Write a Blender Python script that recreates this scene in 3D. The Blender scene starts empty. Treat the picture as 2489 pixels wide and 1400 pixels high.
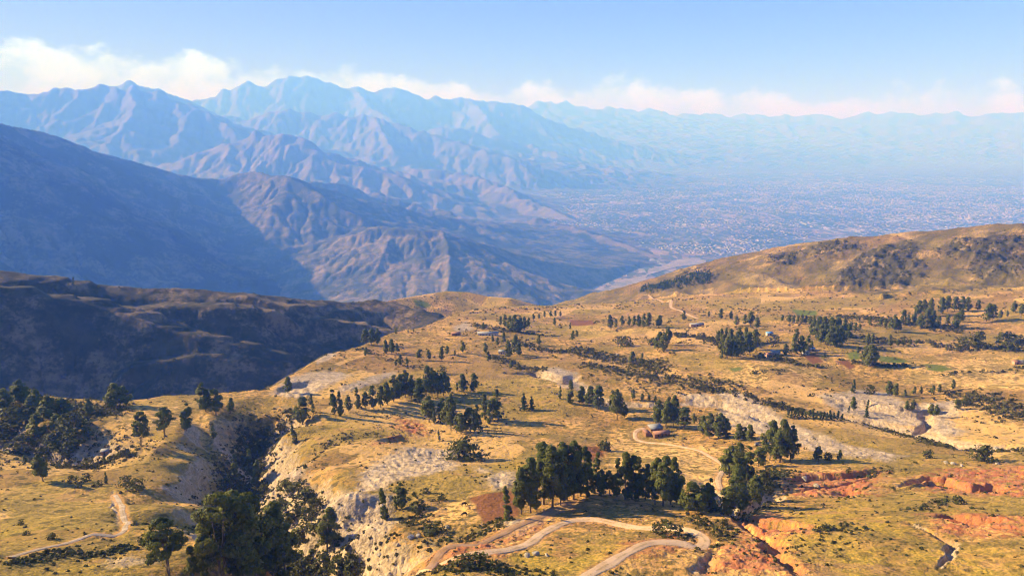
import bpy, bmesh, math, random
import numpy as np
R = math.radians
scene = bpy.context.scene

# ------------------------------------------------------------------ camera
IMG_W, IMG_H, FPX = 2489.0, 1400.0, 1777.0
PITCH = math.atan(360.0 / FPX)
cam = bpy.data.cameras.new('camera')
cam.sensor_width = 36.0
cam.lens = 36.0 * FPX / IMG_W
cam.clip_start = 1.0
cam.clip_end = 200000.0
cam_ob = bpy.data.objects.new('camera', cam)
scene.collection.objects.link(cam_ob)
cam_ob.location = (0, 0, 0)
cam_ob.rotation_euler = (math.pi / 2 - PITCH, 0, 0)
scene.camera = cam_ob

# ------------------------------------------------------------------ sun and sky
SUN_EL = R(23.5)
SUN_AZ = R(-74.0)                      # compass angle from +Y (view direction), negative = to the left
sun_vec = (math.sin(SUN_AZ) * math.cos(SUN_EL), math.cos(SUN_AZ) * math.cos(SUN_EL), math.sin(SUN_EL))
sun = bpy.data.lights.new('sun', 'SUN')
sun.energy = 5.0
sun.angle = R(0.5)
sun.color = (1.0, 0.965, 0.95)
sun_ob = bpy.data.objects.new('sun', sun)
scene.collection.objects.link(sun_ob)
from mathutils import Vector
sun_ob.rotation_euler = Vector(sun_vec).to_track_quat('Z', 'Y').to_euler()
sun_ob.location = (-500, 200, 800)

world = bpy.data.worlds.new('World')
scene.world = world
world.use_nodes = True
def build_world():
    nt = world.node_tree
    N, L = nt.nodes, nt.links
    N.clear()
    out = N.new('ShaderNodeOutputWorld')
    bg = N.new('ShaderNodeBackground')
    bg.inputs['Strength'].default_value = 0.05
    sky = N.new('ShaderNodeTexSky')
    sky.sky_type = 'NISHITA'
    sky.sun_disc = False
    sky.sun_elevation = SUN_EL
    sky.sun_rotation = SUN_AZ
    sky.altitude = 3000.0
    sky.air_density = 1.0
    sky.dust_density = 0.1
    sky.ozone_density = 4.0
    def math_(op, a, b=None, c=None, clamp=False):
        n = N.new('ShaderNodeMath'); n.operation = op; n.use_clamp = clamp
        for i, v in enumerate((a, b, c)):
            if v is None: continue
            if isinstance(v, (int, float)): n.inputs[i].default_value = v
            else: L.new(v, n.inputs[i])
        return n.outputs[0]
    tc = N.new('ShaderNodeTexCoord')
    sep = N.new('ShaderNodeSeparateXYZ'); L.new(tc.outputs['Generated'], sep.inputs[0])
    x, y, z = sep.outputs
    az = math_('ARCTAN2', x, y)
    hyp = math_('SQRT', math_('ADD', math_('MULTIPLY', x, x), math_('MULTIPLY', y, y)))
    el = math_('MULTIPLY', math_('ARCTAN2', z, hyp), 57.2958)          # degrees above the horizon
    # coordinates on a far cylinder so that the cumulus bank wraps round the whole horizon
    comb = N.new('ShaderNodeCombineXYZ')
    L.new(math_('MULTIPLY', math_('SINE', az), 1.0), comb.inputs[0])
    L.new(math_('MULTIPLY', math_('COSINE', az), 1.0), comb.inputs[1])
    L.new(math_('MULTIPLY', el, 0.017453 * 1.5), comb.inputs[2])
    def noise(scale, detail, rough, off=(0, 0, 0), zs=1.0, dist=0.0):
        mp = N.new('ShaderNodeMapping'); mp.inputs['Location'].default_value = off
        mp.inputs['Scale'].default_value = (1, 1, zs)
        L.new(comb.outputs[0], mp.inputs[0])
        n = N.new('ShaderNodeTexNoise'); n.inputs['Scale'].default_value = scale
        n.inputs['Detail'].default_value = detail; n.inputs['Roughness'].default_value = rough
        n.inputs['Distortion'].default_value = dist
        L.new(mp.outputs[0], n.inputs['Vector'])
        return n.outputs[0]
    big = noise(3.0, 2.0, 0.5, (3.1, 0.4, 0.0), 0.3)
    puff = noise(15.0, 9.0, 0.62, (0.7, 1.9, 0.3), 1.0, 0.1)
    puff_up = noise(15.0, 9.0, 0.62, (0.73, 1.9, 0.335), 1.0, 0.1)     # the same field sampled a little towards the light
    # ceiling of the bank falls off away from the mountains on one side
    side = math_('SINE', math_('ADD', az, 0.15))
    top = math_('SUBTRACT', 4.75, math_('MULTIPLY', side, 2.4))
    top = math_('ADD', top, math_('MULTIPLY', math_('SUBTRACT', big, 0.5), 3.0))
    dens = math_('ADD', math_('MULTIPLY', math_('SUBTRACT', puff, 0.5), 4.6), math_('MULTIPLY', math_('SUBTRACT', top, el), 0.72))
    mask = math_('MULTIPLY', math_('SMOOTH_MIN', math_('MAXIMUM', math_('MULTIPLY', dens, 2.0), 0.0), 1.0, 0.3), 0.93, clamp=True)
    mask = math_('MULTIPLY', mask, math_('MULTIPLY', math_('ADD', el, 3.0), 0.5, clamp=True))
    lit = math_('ADD', math_('MULTIPLY', math_('SUBTRACT', puff, puff_up), 4.5), 0.6, clamp=True)
    cr = N.new('ShaderNodeMix'); cr.data_type = 'RGBA'
    L.new(lit, cr.inputs['Factor'])
    cr.inputs['A'].default_value = (5.6, 9.2, 14.0, 1)
    cr.inputs['B'].default_value = (9.6, 14.6, 20.5, 1)
    hue = N.new('ShaderNodeMix'); hue.data_type = 'RGBA'; hue.blend_type = 'MULTIPLY'
    hue.inputs['Factor'].default_value = 1.0
    hue.inputs['B'].default_value = (1.20, 0.90, 1.06, 1)              # high dry air: a slightly violet blue
    L.new(sky.outputs[0], hue.inputs['A'])
    mix = N.new('ShaderNodeMix'); mix.data_type = 'RGBA'
    L.new(mask, mix.inputs['Factor'])
    L.new(hue.outputs['Result'], mix.inputs['A'])
    L.new(cr.outputs['Result'], mix.inputs['B'])
    L.new(mix.outputs['Result'], bg.inputs['Color'])
    L.new(bg.outputs[0], out.inputs['Surface'])
build_world()

vs = scene.view_settings
vs.view_transform = 'Standard'
vs.look = 'None'
vs.exposure = 1.22
vs.gamma = 1.0
vs.use_curve_mapping = False
scene.render.engine = 'CYCLES'
cy = scene.cycles
cy.max_bounces = 12
cy.diffuse_bounces = 2
cy.glossy_bounces = 1
cy.transmission_bounces = 2
cy.transparent_max_bounces = 8
cy.volume_bounces = 10
cy.use_denoising = True
cy.denoising_prefilter = 'FAST'
cy.use_adaptive_sampling = False
cy.filter_width = 1.1
cy.sample_clamp_indirect = 4.0

# ------------------------------------------------------------------ pixel geometry
cp, sp = math.cos(PITCH), math.sin(PITCH)
def ray(px, py):
    a = (np.asarray(px, float) - IMG_W / 2) / FPX
    b = -(np.asarray(py, float) - IMG_H / 2) / FPX
    dx, dy, dz = a, cp + b * sp, -sp + b * cp
    h = np.hypot(dx, dy)
    return np.arctan2(dx, dy), dz / h
def pt(px, py, d):
    az, te = ray(px, py)
    return np.array([d * math.sin(az), d * math.cos(az), d * te])

# ------------------------------------------------------------------ noise helpers
rng = np.random.RandomState(7)
_perm = rng.permutation(4096).astype(np.int32)
_ang = rng.rand(4096) * 2 * np.pi
_gx, _gy = np.cos(_ang).astype(np.float32), np.sin(_ang).astype(np.float32)
def perlin(x, y, seed=0):
    x = np.asarray(x, np.float32); y = np.asarray(y, np.float32)
    xi = np.floor(x).astype(np.int32); yi = np.floor(y).astype(np.int32)
    xf = x - xi; yf = y - yi
    u = xf * xf * xf * (xf * (xf * 6 - 15) + 10)
    v = yf * yf * yf * (yf * (yf * 6 - 15) + 10)
    def g(i, j, fx, fy):
        k = _perm[(_perm[(i + seed * 131) & 4095] + j) & 4095]
        return _gx[k] * fx + _gy[k] * fy
    n00 = g(xi, yi, xf, yf); n10 = g(xi + 1, yi, xf - 1, yf)
    n01 = g(xi, yi + 1, xf, yf - 1); n11 = g(xi + 1, yi + 1, xf - 1, yf - 1)
    a = n00 + u * (n10 - n00); b = n01 + u * (n11 - n01)
    return (a + v * (b - a)) * 1.4
def fbm(x, y, octaves=5, gain=0.5, seed=0, ridged=False):
    s = 0.0; a = 1.0; t = 0.0; f = 1.0
    for o in range(octaves):
        n = perlin(x * f + o * 17.3, y * f - o * 9.1, seed + o)
        if ridged: n = 1 - 2 * np.abs(n)
        s = s + a * n; t += a; a *= gain; f *= 2.03
    return s / t
def sstep(a, b, x):
    t = np.clip((x - a) / (b - a), 0, 1)
    return t * t * (3 - 2 * t)

# ------------------------------------------------------------------ log-polar height grids (finer near the viewer)
class Grid:
    def __init__(s, az0, az1, nu, d0, d1, nv):
        s.az = np.linspace(R(az0), R(az1), nu)
        s.lv = np.linspace(math.log(d0), math.log(d1), nv)
        s.nu, s.nv = nu, nv
        s.du, s.dv = s.az[1] - s.az[0], s.lv[1] - s.lv[0]
        s.U, s.V = np.meshgrid(s.az, s.lv)            # rows = distance
        s.D = np.exp(s.V)
        s.X = s.D * np.sin(s.U); s.Y = s.D * np.cos(s.U)
        s.Z = np.zeros_like(s.X)
    def sample(s, x, y, arr=None):
        arr = s.Z if arr is None else arr
        x = np.asarray(x, float); y = np.asarray(y, float)
        u = (np.arctan2(x, y) - s.az[0]) / s.du
        v = (np.log(np.hypot(x, y)) - s.lv[0]) / s.dv
        u = np.clip(u, 0, s.nu - 1.001); v = np.clip(v, 0, s.nv - 1.001)
        i = u.astype(int); j = v.astype(int); fu = u - i; fv = v - j
        return (arr[j, i] * (1 - fu) * (1 - fv) + arr[j, i + 1] * fu * (1 - fv)
                + arr[j + 1, i] * (1 - fu) * fv + arr[j + 1, i + 1] * fu * fv)

def erode(g, h, k, iters, weight, m=0.5, diff=0.0, jumps=11, talus=None):
    """implicit stream-power erosion with D8 receivers on the conformal grid"""
    nv, nu = h.shape; n = nv * nu
    idx = np.arange(n).reshape(nv, nu)
    shifts = [(-1, 0), (1, 0), (0, -1), (0, 1), (-1, -1), (-1, 1), (1, -1), (1, 1)]
    Ls = [math.hypot(a * g.dv, b * g.du) for a, b in shifts]
    Dd = g.D
    cell = g.du
    W = weight.ravel()
    for it in range(iters):
        best = np.zeros((nv, nu)); rec = idx.copy(); L = np.full((nv, nu), cell)
        for (a, b), l in zip(shifts, Ls):
            r0, r1 = max(0, -a), nv - max(0, a); c0, c1 = max(0, -b), nu - max(0, b)
            s0 = (slice(r0, r1), slice(c0, c1)); s1 = (slice(r0 + a, r1 + a), slice(c0 + b, c1 + b))
            s = (h[s0] - h[s1]) / (l * Dd[s0])
            up = s > best[s0]
            best[s0] = np.where(up, s, best[s0])
            rec[s0] = np.where(up, idx[s1], rec[s0])
            L[s0] = np.where(up, l, L[s0])
        rc = rec.ravel()
        A = np.ones(n); p = rc.copy(); own = np.arange(n)
        live = p != own
        p2 = p.copy()
        # area by pointer doubling (sinks must not feed themselves)
        alive = live.copy()
        for j in range(jumps):
            add = np.bincount(p2[alive], weights=A[alive], minlength=n)
            alive2 = alive & alive[p2]
            A = A + add
            p2n = p2[p2]
            alive = alive2; p2 = p2n
            if not alive.any(): break
        F = k * W * A ** m / (L.ravel() / cell)
        F[~live] = 0
        a_ = h.ravel() / (1 + F); b_ = F / (1 + F)
        b_[~live] = 0; p = rc.copy()
        for j in range(jumps):
            a_ = a_ + b_ * a_[p]
            b_ = b_ * b_[p]
            p = p[p]
        # what is left of the chain refers to the node's own old height
        h = (a_ + b_ * h.ravel()[p]).reshape(nv, nu)
        if diff:
            lap = np.zeros_like(h)
            lap[1:-1, 1:-1] = (h[:-2, 1:-1] + h[2:, 1:-1] + h[1:-1, :-2] + h[1:-1, 2:] - 4 * h[1:-1, 1:-1])
            h = h + diff * lap * weight
    return h, A.reshape(nv, nu)

# ------------------------------------------------------------------ far terrain: ridges drawn as crest lines, then eroded
FS = 1.6                                  # far landscape scale
PLAIN = -700.0 * FS
# name: (crest points (px, py, distance), steepness facing the viewer, steepness behind, concavity length)
RIDGES = {
 'fields_spur':   ([(1075,552,3400),(1040,554,3380),(1000,549,3400),(960,542,3450),(920,540,3500),(880,545,3550)], .40,.45),
 'fields_flank':  ([(1075,552,3400),(1160,580,3480),(1245,607,3520),(1325,622,3500),(1370,635,3450),(1410,660,3330),(1455,695,3180),(1478,718,3080)], .30,.60),
 'fields_nose':   ([(1075,552,3400),(1088,585,3180),(1094,630,2960),(1090,680,2760),(1080,725,2600)], .80,.80),
 'fields_nose_b': ([(960,542,3450),(930,610,3150),(890,690,2850)], .50,.50),
 'blue':          ([(-500,60,3700),(-260,180,3750),(0,289,3900),(95,308,4000),(160,328,4100),(220,356,4200),(285,372,4300),(375,398,4450),(420,411,4520),(480,424,4620),(540,427,4700),(575,413,4650),(610,409,4600),(650,414,4500),(690,420,4400),(730,437,4250),(780,465,4100),(830,498,3950),(880,522,3850)], .70,.55),
 'blue_spur':     ([(690,420,4400),(705,455,4200),(720,500,3980),(735,540,3800),(720,580,3600),(650,620,3350),(560,645,3200)], .42,.40),
 'blue_foot':     ([(560,600,3500),(480,625,3300),(400,650,3150),(300,680,3000)], .25,.25),
 'hump':          ([(740,455,5200),(755,442,5250),(780,439,5300),(820,445,5350),(870,468,5300),(900,490,5150)], .60,.5),
 'middle':        ([(840,470,5700),(875,470,5600),(925,472,5500),(965,486,5400),(1030,500,5200),(1100,518,5000),(1165,545,4800),(1245,572,4600)], .55,.5),
 'low_smooth':    ([(1200,545,5700),(1245,534,5650),(1310,530,5500),(1375,545,5300),(1455,566,5000),(1545,596,4650),(1605,617,4450),(1685,635,4250)], .30,.3),
 'low_front':     ([(1180,570,4600),(1245,585,4500),(1310,599,4450),(1450,615,4300),(1560,628,4150),(1645,640,4050)], .32,.25),
 'brown':         ([(440,440,8300),(480,418,8300),(540,370,8300),(580,340,8200),(620,321,8100),(645,328,8000),(680,326,7900),(710,333,7800),(750,345,7700),(800,372,7600),(850,390,7600),(880,402,7600)], .75,.5),
 'gullied':       ([(740,360,7700),(770,372,7500),(805,395,7300),(850,402,7200),(900,413,7100),(950,424,7000),(980,435,6900),(1025,460,6750),(1075,482,6600),(1150,505,6450),(1210,530,6250)], .55,.5),
 'gullied_back':  ([(940,420,9000),(980,415,8900),(1025,412,8800),(1090,418,8600),(1150,430,8300),(1200,447,8000),(1245,465,7600),(1305,492,7100),(1370,517,6600),(1410,533,6350)], .55,.5),
 'left_peak':     ([(-300,180,11500),(-150,215,11500),(0,228,11500),(60,226,11500),(125,221,11400),(185,218,11300),(225,215,11200),(252,206,11200),(270,215,11100),(310,211,11000),(350,217,10900),(380,222,10800),(400,238,10700),(430,255,10500),(470,266,10300),(510,281,10100),(540,300,9900),(580,327,9600),(610,352,9400)], .80,.5),
 'left_spur':     ([(310,215,11000),(330,260,10300),(300,310,9700),(260,350,9300)], .6,.6),
 'left_spur_b':   ([(470,266,10300),(440,320,9700),(420,360,9200)], .6,.6),
 'left_back':     ([(200,225,13800),(255,212,13800),(285,205,13800),(305,200,13800),(345,205,13800),(380,217,13800),(405,236,13800)], .6,.5),
 'bench':         ([(560,300,13500),(590,297,13500),(640,283,13300),(700,272,13200),(780,278,13000),(850,283,12800),(915,293,12500),(980,311,12200),(1025,322,12000),(1075,338,11700),(1135,358,11300),(1190,374,11000),(1245,392,10800),(1300,410,10700)], .75,.35),
 'bench_spur':    ([(915,293,12500),(930,330,11500),(960,370,10600)], .6,.6),
 'bench_right':   ([(1075,310,14300),(1130,318,14200),(1200,340,14100),(1280,352,14300),(1350,375,13900),(1420,402,13600),(1490,431,13300)], .85,.5),
 'main':          ([(440,262,18500),(500,252,18500),(530,240,18500),(550,221,18500),(580,220,18500),(600,203,18500),(650,210,18500),(675,202,18500),(700,189,18500),(755,191,18500),(800,207,18500),(860,217,18500),(915,220,18500),(955,217,18500),(995,227,18500),(1012,236,18500),(1075,240,18500),(1095,235,18500),(1150,247,18500),(1245,256,18425),(1275,265,18401),(1330,295,18358),(1375,312,18323),(1435,331,18276),(1495,347,18229),(1565,362,18174),(1615,378,18135),(1660,396,18100)], .85,.5),
 'main_spur':     ([(860,217,18500),(900,262,16800),(960,300,15200)], .75,.75),
 'main_spur_b':   ([(1150,247,18500),(1180,285,17000),(1210,325,15800)], .75,.75),
 'far':           ([(1240,275,27000),(1275,262,27000),(1295,255,27000),(1325,252,27325),(1345,260,27585),(1375,252,27975),(1410,262,28430),(1435,272,28755),(1475,267,29275),(1545,275,30185),(1590,272,30770),(1620,287,31160),(1660,281,31680),(1720,285,32460),(1785,287,33305),(1855,286,33500),(1945,289,33500),(2025,287,33500),(2095,282,33500),(2170,282,33500),(2245,285,33500),(2370,280,33500),(2489,285,33500),(2700,270,33500),(2900,265,33500)], .36,.4),
}
RIVER_MID = [(1480,716),(1520,694),(1555,677),(1580,664),(1600,654),(1650,642),(1700,630)]
REGION_OF = {'fields_spur':'gullied_hill','fields_flank':'gullied_hill','fields_nose':'gullied_hill','fields_nose_b':'gullied_hill',
 'blue':'shaded_mountain','blue_spur':'shaded_mountain','blue_foot':'shaded_mountain','hump':'dark_hill','middle':'dark_hill',
 'low_smooth':'low_hill','low_front':'low_hill','brown':'brown_mountain','gullied':'brown_mountain','gullied_back':'brown_mountain',
 'left_peak':'peaked_mountain','left_spur':'peaked_mountain','left_spur_b':'peaked_mountain','left_back':'hazy_mountain',
 'bench':'bench_mountain','bench_spur':'bench_mountain','bench_right':'bench_mountain','main':'summit_mountain','main_spur':'summit_mountain',
 'main_spur_b':'summit_mountain','far':'far_mountain'}
REGIONS = ['plain'] + sorted(set(REGION_OF.values()))

G2 = Grid(-43, 40, 700, 1800, 62000, 880)
def build_far():
    g = G2
    X, Y, D = g.X.astype(np.float32), g.Y.astype(np.float32), g.D.astype(np.float32)
    # warp so that slopes are never straight ramps
    wx = fbm(g.U * 22, g.V * 22, 4, .5, 3) * D * 0.022
    wy = fbm(g.U * 22 + 50, g.V * 22, 4, .5, 9) * D * 0.022
    # canyon floor falls from the gorge on the left to the plain
    floor = PLAIN + 110 * sstep(R(2), R(-22), g.U) * sstep(7000 * FS, 2600 * FS, D)
    H = floor + fbm(g.U * 40, g.V * 40, 4, .5, 21) * 4.0
    reg = np.zeros(H.shape, np.int8)
    Xw, Yw = X + wx, Y + wy
    for name, (pts, sf, sb) in RIDGES.items():
        straight = name in ('blue', 'fields_nose', 'hump')
        P = np.array([pt(p[0], p[1], p[2] * FS) for p in pts])
        best = np.full(H.shape, -1e9, np.float32)
        zmin = P[:, 2].min() - 900
        for a, b in zip(P[:-1], P[1:]):
            ab = b[:2] - a[:2]; l2 = float(ab @ ab)
            t = np.clip(((X - a[0]) * ab[0] + (Y - a[1]) * ab[1]) / l2, 0, 1)
            cx, cy_, cz = a[0] + t * ab[0], a[1] + t * ab[1], a[2] + t * (b[2] - a[2])
            ex, ey = X - cx, Y - cy_
            dist = np.hypot(ex, ey)
            near = np.hypot(Xw - cx, Yw - cy_)
            k = np.clip(dist / (0.02 * D), 0, 1)
            dist = dist * (1 - k) + near * k
            # front = the side turned to the viewer
            front = (ex * cx + ey * cy_) < 0
            s = np.where(front, sf, sb)
            relief = np.maximum(cz - PLAIN, 50) * (3.5 if straight else 1.18)
            hh = cz - relief * (1 - np.exp(-s * dist / relief))
            best = np.maximum(best, hh)
        up = best > H
        # soft maximum between ridge and what is there
        w = 3 + 0.0012 * D
        Hn = np.maximum(H, best) + w * 0.35 * np.exp(-np.abs(H - best) / w)
        reg = np.where(up & (best > floor + 18), REGIONS.index(REGION_OF[name]), reg)
        H = Hn
    H = floor + np.maximum(H - floor - 34, 0) + fbm(g.U * 40, g.V * 40, 3, .5, 22) * 2.0
    relief = np.clip((H - floor) / 190.0, 0, 1)
    calm = np.where((reg == REGIONS.index('gullied_hill')) | (reg == REGIONS.index('shaded_mountain')), .5, 1)
    H = H + relief * D * calm * np.where((reg == REGIONS.index('shaded_mountain')) & (g.U < R(-19)), .35, 1) * (fbm(g.U * 30, g.V * 30, 4, .55, 25, True) * 0.0105 + fbm(g.U * 70, g.V * 70, 4, .5, 5) * 0.0030 + fbm(g.U * 190, g.V * 190, 2, .5, 15) * 0.0007)
    # the river leaves the gorge over a flat gravel bed
    rp = []
    for px, py in RIVER_MID:
        az, te = ray(px, py); d = (PLAIN + 4) / te; rp.append((d * math.sin(az), d * math.cos(az)))
    rd = np.full(H.shape, 1e9)
    for a, b in zip(rp[:-1], rp[1:]):
        ab = np.array(b) - np.array(a); t = np.clip(((X - a[0]) * ab[0] + (Y - a[1]) * ab[1]) / (ab @ ab), 0, 1)
        rd = np.minimum(rd, np.hypot(X - a[0] - t * ab[0], Y - a[1] - t * ab[1]))
    H = np.minimum(H, floor - 2 + np.maximum(rd - 150, 0) * .45)
    reg = np.where(rd < 170, 0, reg)
    base_h = H.copy()
    wgt = np.clip(relief * 1.2, 0, 1) * np.where((reg == REGIONS.index('shaded_mountain')) & (g.U < R(-19)), .25, 1)
    H, A = erode(g, H, 0.045, 18, wgt, diff=0.018)
    reg = np.where(H < floor + 5, 0, reg)
    # keep the drawn skylines: give back most of what the crests lost
    lost = base_h - H
    g.flow = A
    g.Z = H
    g.reg = reg
    g.floor = floor
build_far()

# ------------------------------------------------------------------ near terrain
G1 = Grid(-43, 40, 930, 95, 1900, 760)
def poly_dist(X, Y, P, closed=False):
    """distance, side (+ = left of the line's direction), parameter and segment height of the nearest point of a polyline"""
    best = np.full(X.shape, 1e9, np.float32); side = np.zeros(X.shape, np.float32)
    z = np.zeros(X.shape, np.float32); tt = np.zeros(X.shape, np.float32)
    Q = list(P) + ([P[0]] if closed else [])
    for i, (a, b) in enumerate(zip(Q[:-1], Q[1:])):
        a = np.asarray(a, float); b = np.asarray(b, float)
        ab = b[:2] - a[:2]; l2 = float(ab @ ab) + 1e-9
        t = np.clip(((X - a[0]) * ab[0] + (Y - a[1]) * ab[1]) / l2, 0, 1)
        ex = X - a[0] - t * ab[0]; ey = Y - a[1] - t * ab[1]
        d = np.hypot(ex, ey)
        m = d < best
        best = np.where(m, d, best)
        side = np.where(m, np.sign(ab[0] * ey - ab[1] * ex), side)
        if len(a) > 2: z = np.where(m, a[2] + t * (b[2] - a[2]), z)
        tt = np.where(m, i + t, tt)
    return best, side, tt, z
def inside(X, Y, P):
    c = np.zeros(X.shape, bool)
    n = len(P)
    for i in range(n):
        x0, y0 = P[i][0], P[i][1]; x1, y1 = P[(i + 1) % n][0], P[(i + 1) % n][1]
        if y0 == y1: continue
        cross = ((y0 > Y) != (y1 > Y)) & (X < (x1 - x0) * (Y - y0) / (y1 - y0) + x0)
        c ^= cross
    return c

def ptn(px, py, depth):
    az, _ = ray(px, py)
    return pt(px, py, depth / math.cos(az))
CTRL = [(0,1045,368),(0,975,436),(150,985,430),(0,1400,152),(600,1400,150),(1245,1400,150),(1850,1400,150),(2489,1400,150),
 (0,1250,222),(600,1250,215),(1000,1250,215),(1400,1250,218),(1850,1250,215),(2489,1250,208),
 (0,1140,285),(300,1150,285),(520,1150,285),(900,1150,288),(1300,1150,292),(1700,1150,290),(2100,1140,290),(2489,1140,275),
 (200,1040,370),(420,1040,385),(800,1050,385),(1100,1050,390),(1300,1050,395),(1600,1050,400),(2000,1050,385),(2489,1050,360),
 (290,985,430),(500,965,462),(660,950,482),(900,960,480),(1100,950,500),(1500,960,490),(1750,960,480),(2000,960,470),(2489,960,450),
 (760,885,565),(950,900,560),(1300,900,570),(1700,900,555),(2100,900,540),(2489,900,520),
 (830,855,625),(1000,850,660),(1300,850,670),(1700,850,640),(2100,850,620),(2489,850,600),
 (960,810,745),(1078,777,860),(1150,800,800),(1400,800,820),(1800,800,765),(2200,800,720),(2489,800,700),
 (1160,757,1020),(1250,745,1130),(1400,760,1020),(1700,755,970),(2000,745,930),(2300,735,880),(2489,728,840)]
HID = [(0,1700,-500),(600,1900,-520),(1000,1900,-540),(1300,1900,-560),(1700,1900,-480),(2100,1900,-400),(2489,1900,-380),
 (1150,1400,-370),(1300,1450,-370),(1700,1400,-300),(2100,1350,-270),(2489,1250,-240),
 (-200,95,-80),(400,95,-80),(1245,95,-80),(2000,95,-80),(2700,95,-80),(-250,150,-96),(-250,285,-135),(-250,450,-175),(0,600,-215),(300,700,-235),
 (2750,150,-92),(2750,360,-140),(2750,600,-170),(2750,840,-175)]
EDGE_PX = [(-420,1010,375),(-200,988,408),(0,966,446),(100,962,454),(200,968,448),(290,976,440),(400,963,460),(500,962,466),(600,953,476),(662,948,484),
 (692,928,505),(760,883,568),(800,860,606),(832,853,628),(890,834,672),(960,809,746),(1040,797,800),(1080,776,866),(1110,760,960),(1140,748,1080),(1170,738,1200),(1200,728,1350),(1230,720,1600)]
NEAR_RIDGES = {
 'crest':   ([(-700,585,850),(-400,625,885),(-150,647,920),(0,657,950),(60,662,965),(110,672,975),(150,683,985),(250,692,1005),(340,697,1020),(440,698,1040),(500,704,1048),(560,712,1060),(640,714,1085),(720,725,1130),(800,730,1170),(850,733,1195),(916,730,1220),(954,739,1215),(1000,749,1195),(1044,765,1165),(1078,779,1130)],.66,.42),
 'bench_b': ([(-200,640,847),(0,697,876),(98,722,888),(180,731,901),(257,750,903),(308,763,901),(380,794,892),(437,808,890),(488,817,890),(560,836,892),(640,858,896)],.95,.16),
 'bench_c': ([(340,758,936),(380,750,947),(437,745,958),(500,746,962),(553,751,964),(610,760,969)],.92,.04),
 'knoll':   ([(410,874,847),(440,868,855),(475,864,860),(514,873,862),(565,877,869),(630,881,881),(697,901,884)],.92,.10),
 'bench_e': ([(540,806,938),(590,818,947),(620,822,957),(658,824,968),(710,833,971),(761,842,975),(810,850,980),(870,866,978)],.95,.14),
 'bench_f': ([(600,720,1030),(640,733,1026),(690,741,1025),(748,774,1014),(790,783,1022),(826,788,1031),(900,799,1043),(970,812,1041)],.95,.14),
 'rear_knoll': ([(930,735,1330),(960,728,1350),(1018,718,1380),(1083,707,1400),(1134,710,1400),(1186,721,1380),(1242,725,1350)],.35,.35),
 'slope':   ([(1330,752,1490),(1380,744,1530),(1420,733,1550),(1500,706,1550),(1600,672,1520),(1700,642,1480),(1780,622,1440),(1870,602,1400),(1960,588,1350),(2050,577,1310),(2150,568,1270),(2280,556,1220),(2400,546,1180),(2489,541,1150),(2700,520,1120),(3100,490,1100)],.34,.45),
 'slope_spur': ([(2900,560,980),(2700,600,985),(2489,660,985),(2380,690,975),(2300,709,965),(2220,728,945),(2150,746,925)],.30,.10),
}
def tps_fit(pts, vals):
    n = len(pts)
    r = np.linalg.norm(pts[:, None] - pts[None], axis=-1)
    K = np.where(r > 0, r * r * np.log(r + 1e-12), 0) + np.eye(n) * 1e-4
    P = np.hstack([np.ones((n, 1)), pts])
    M = np.block([[K, P], [P.T, np.zeros((3, 3))]])
    return np.linalg.solve(M, np.concatenate([vals, np.zeros(3)]))
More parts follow.
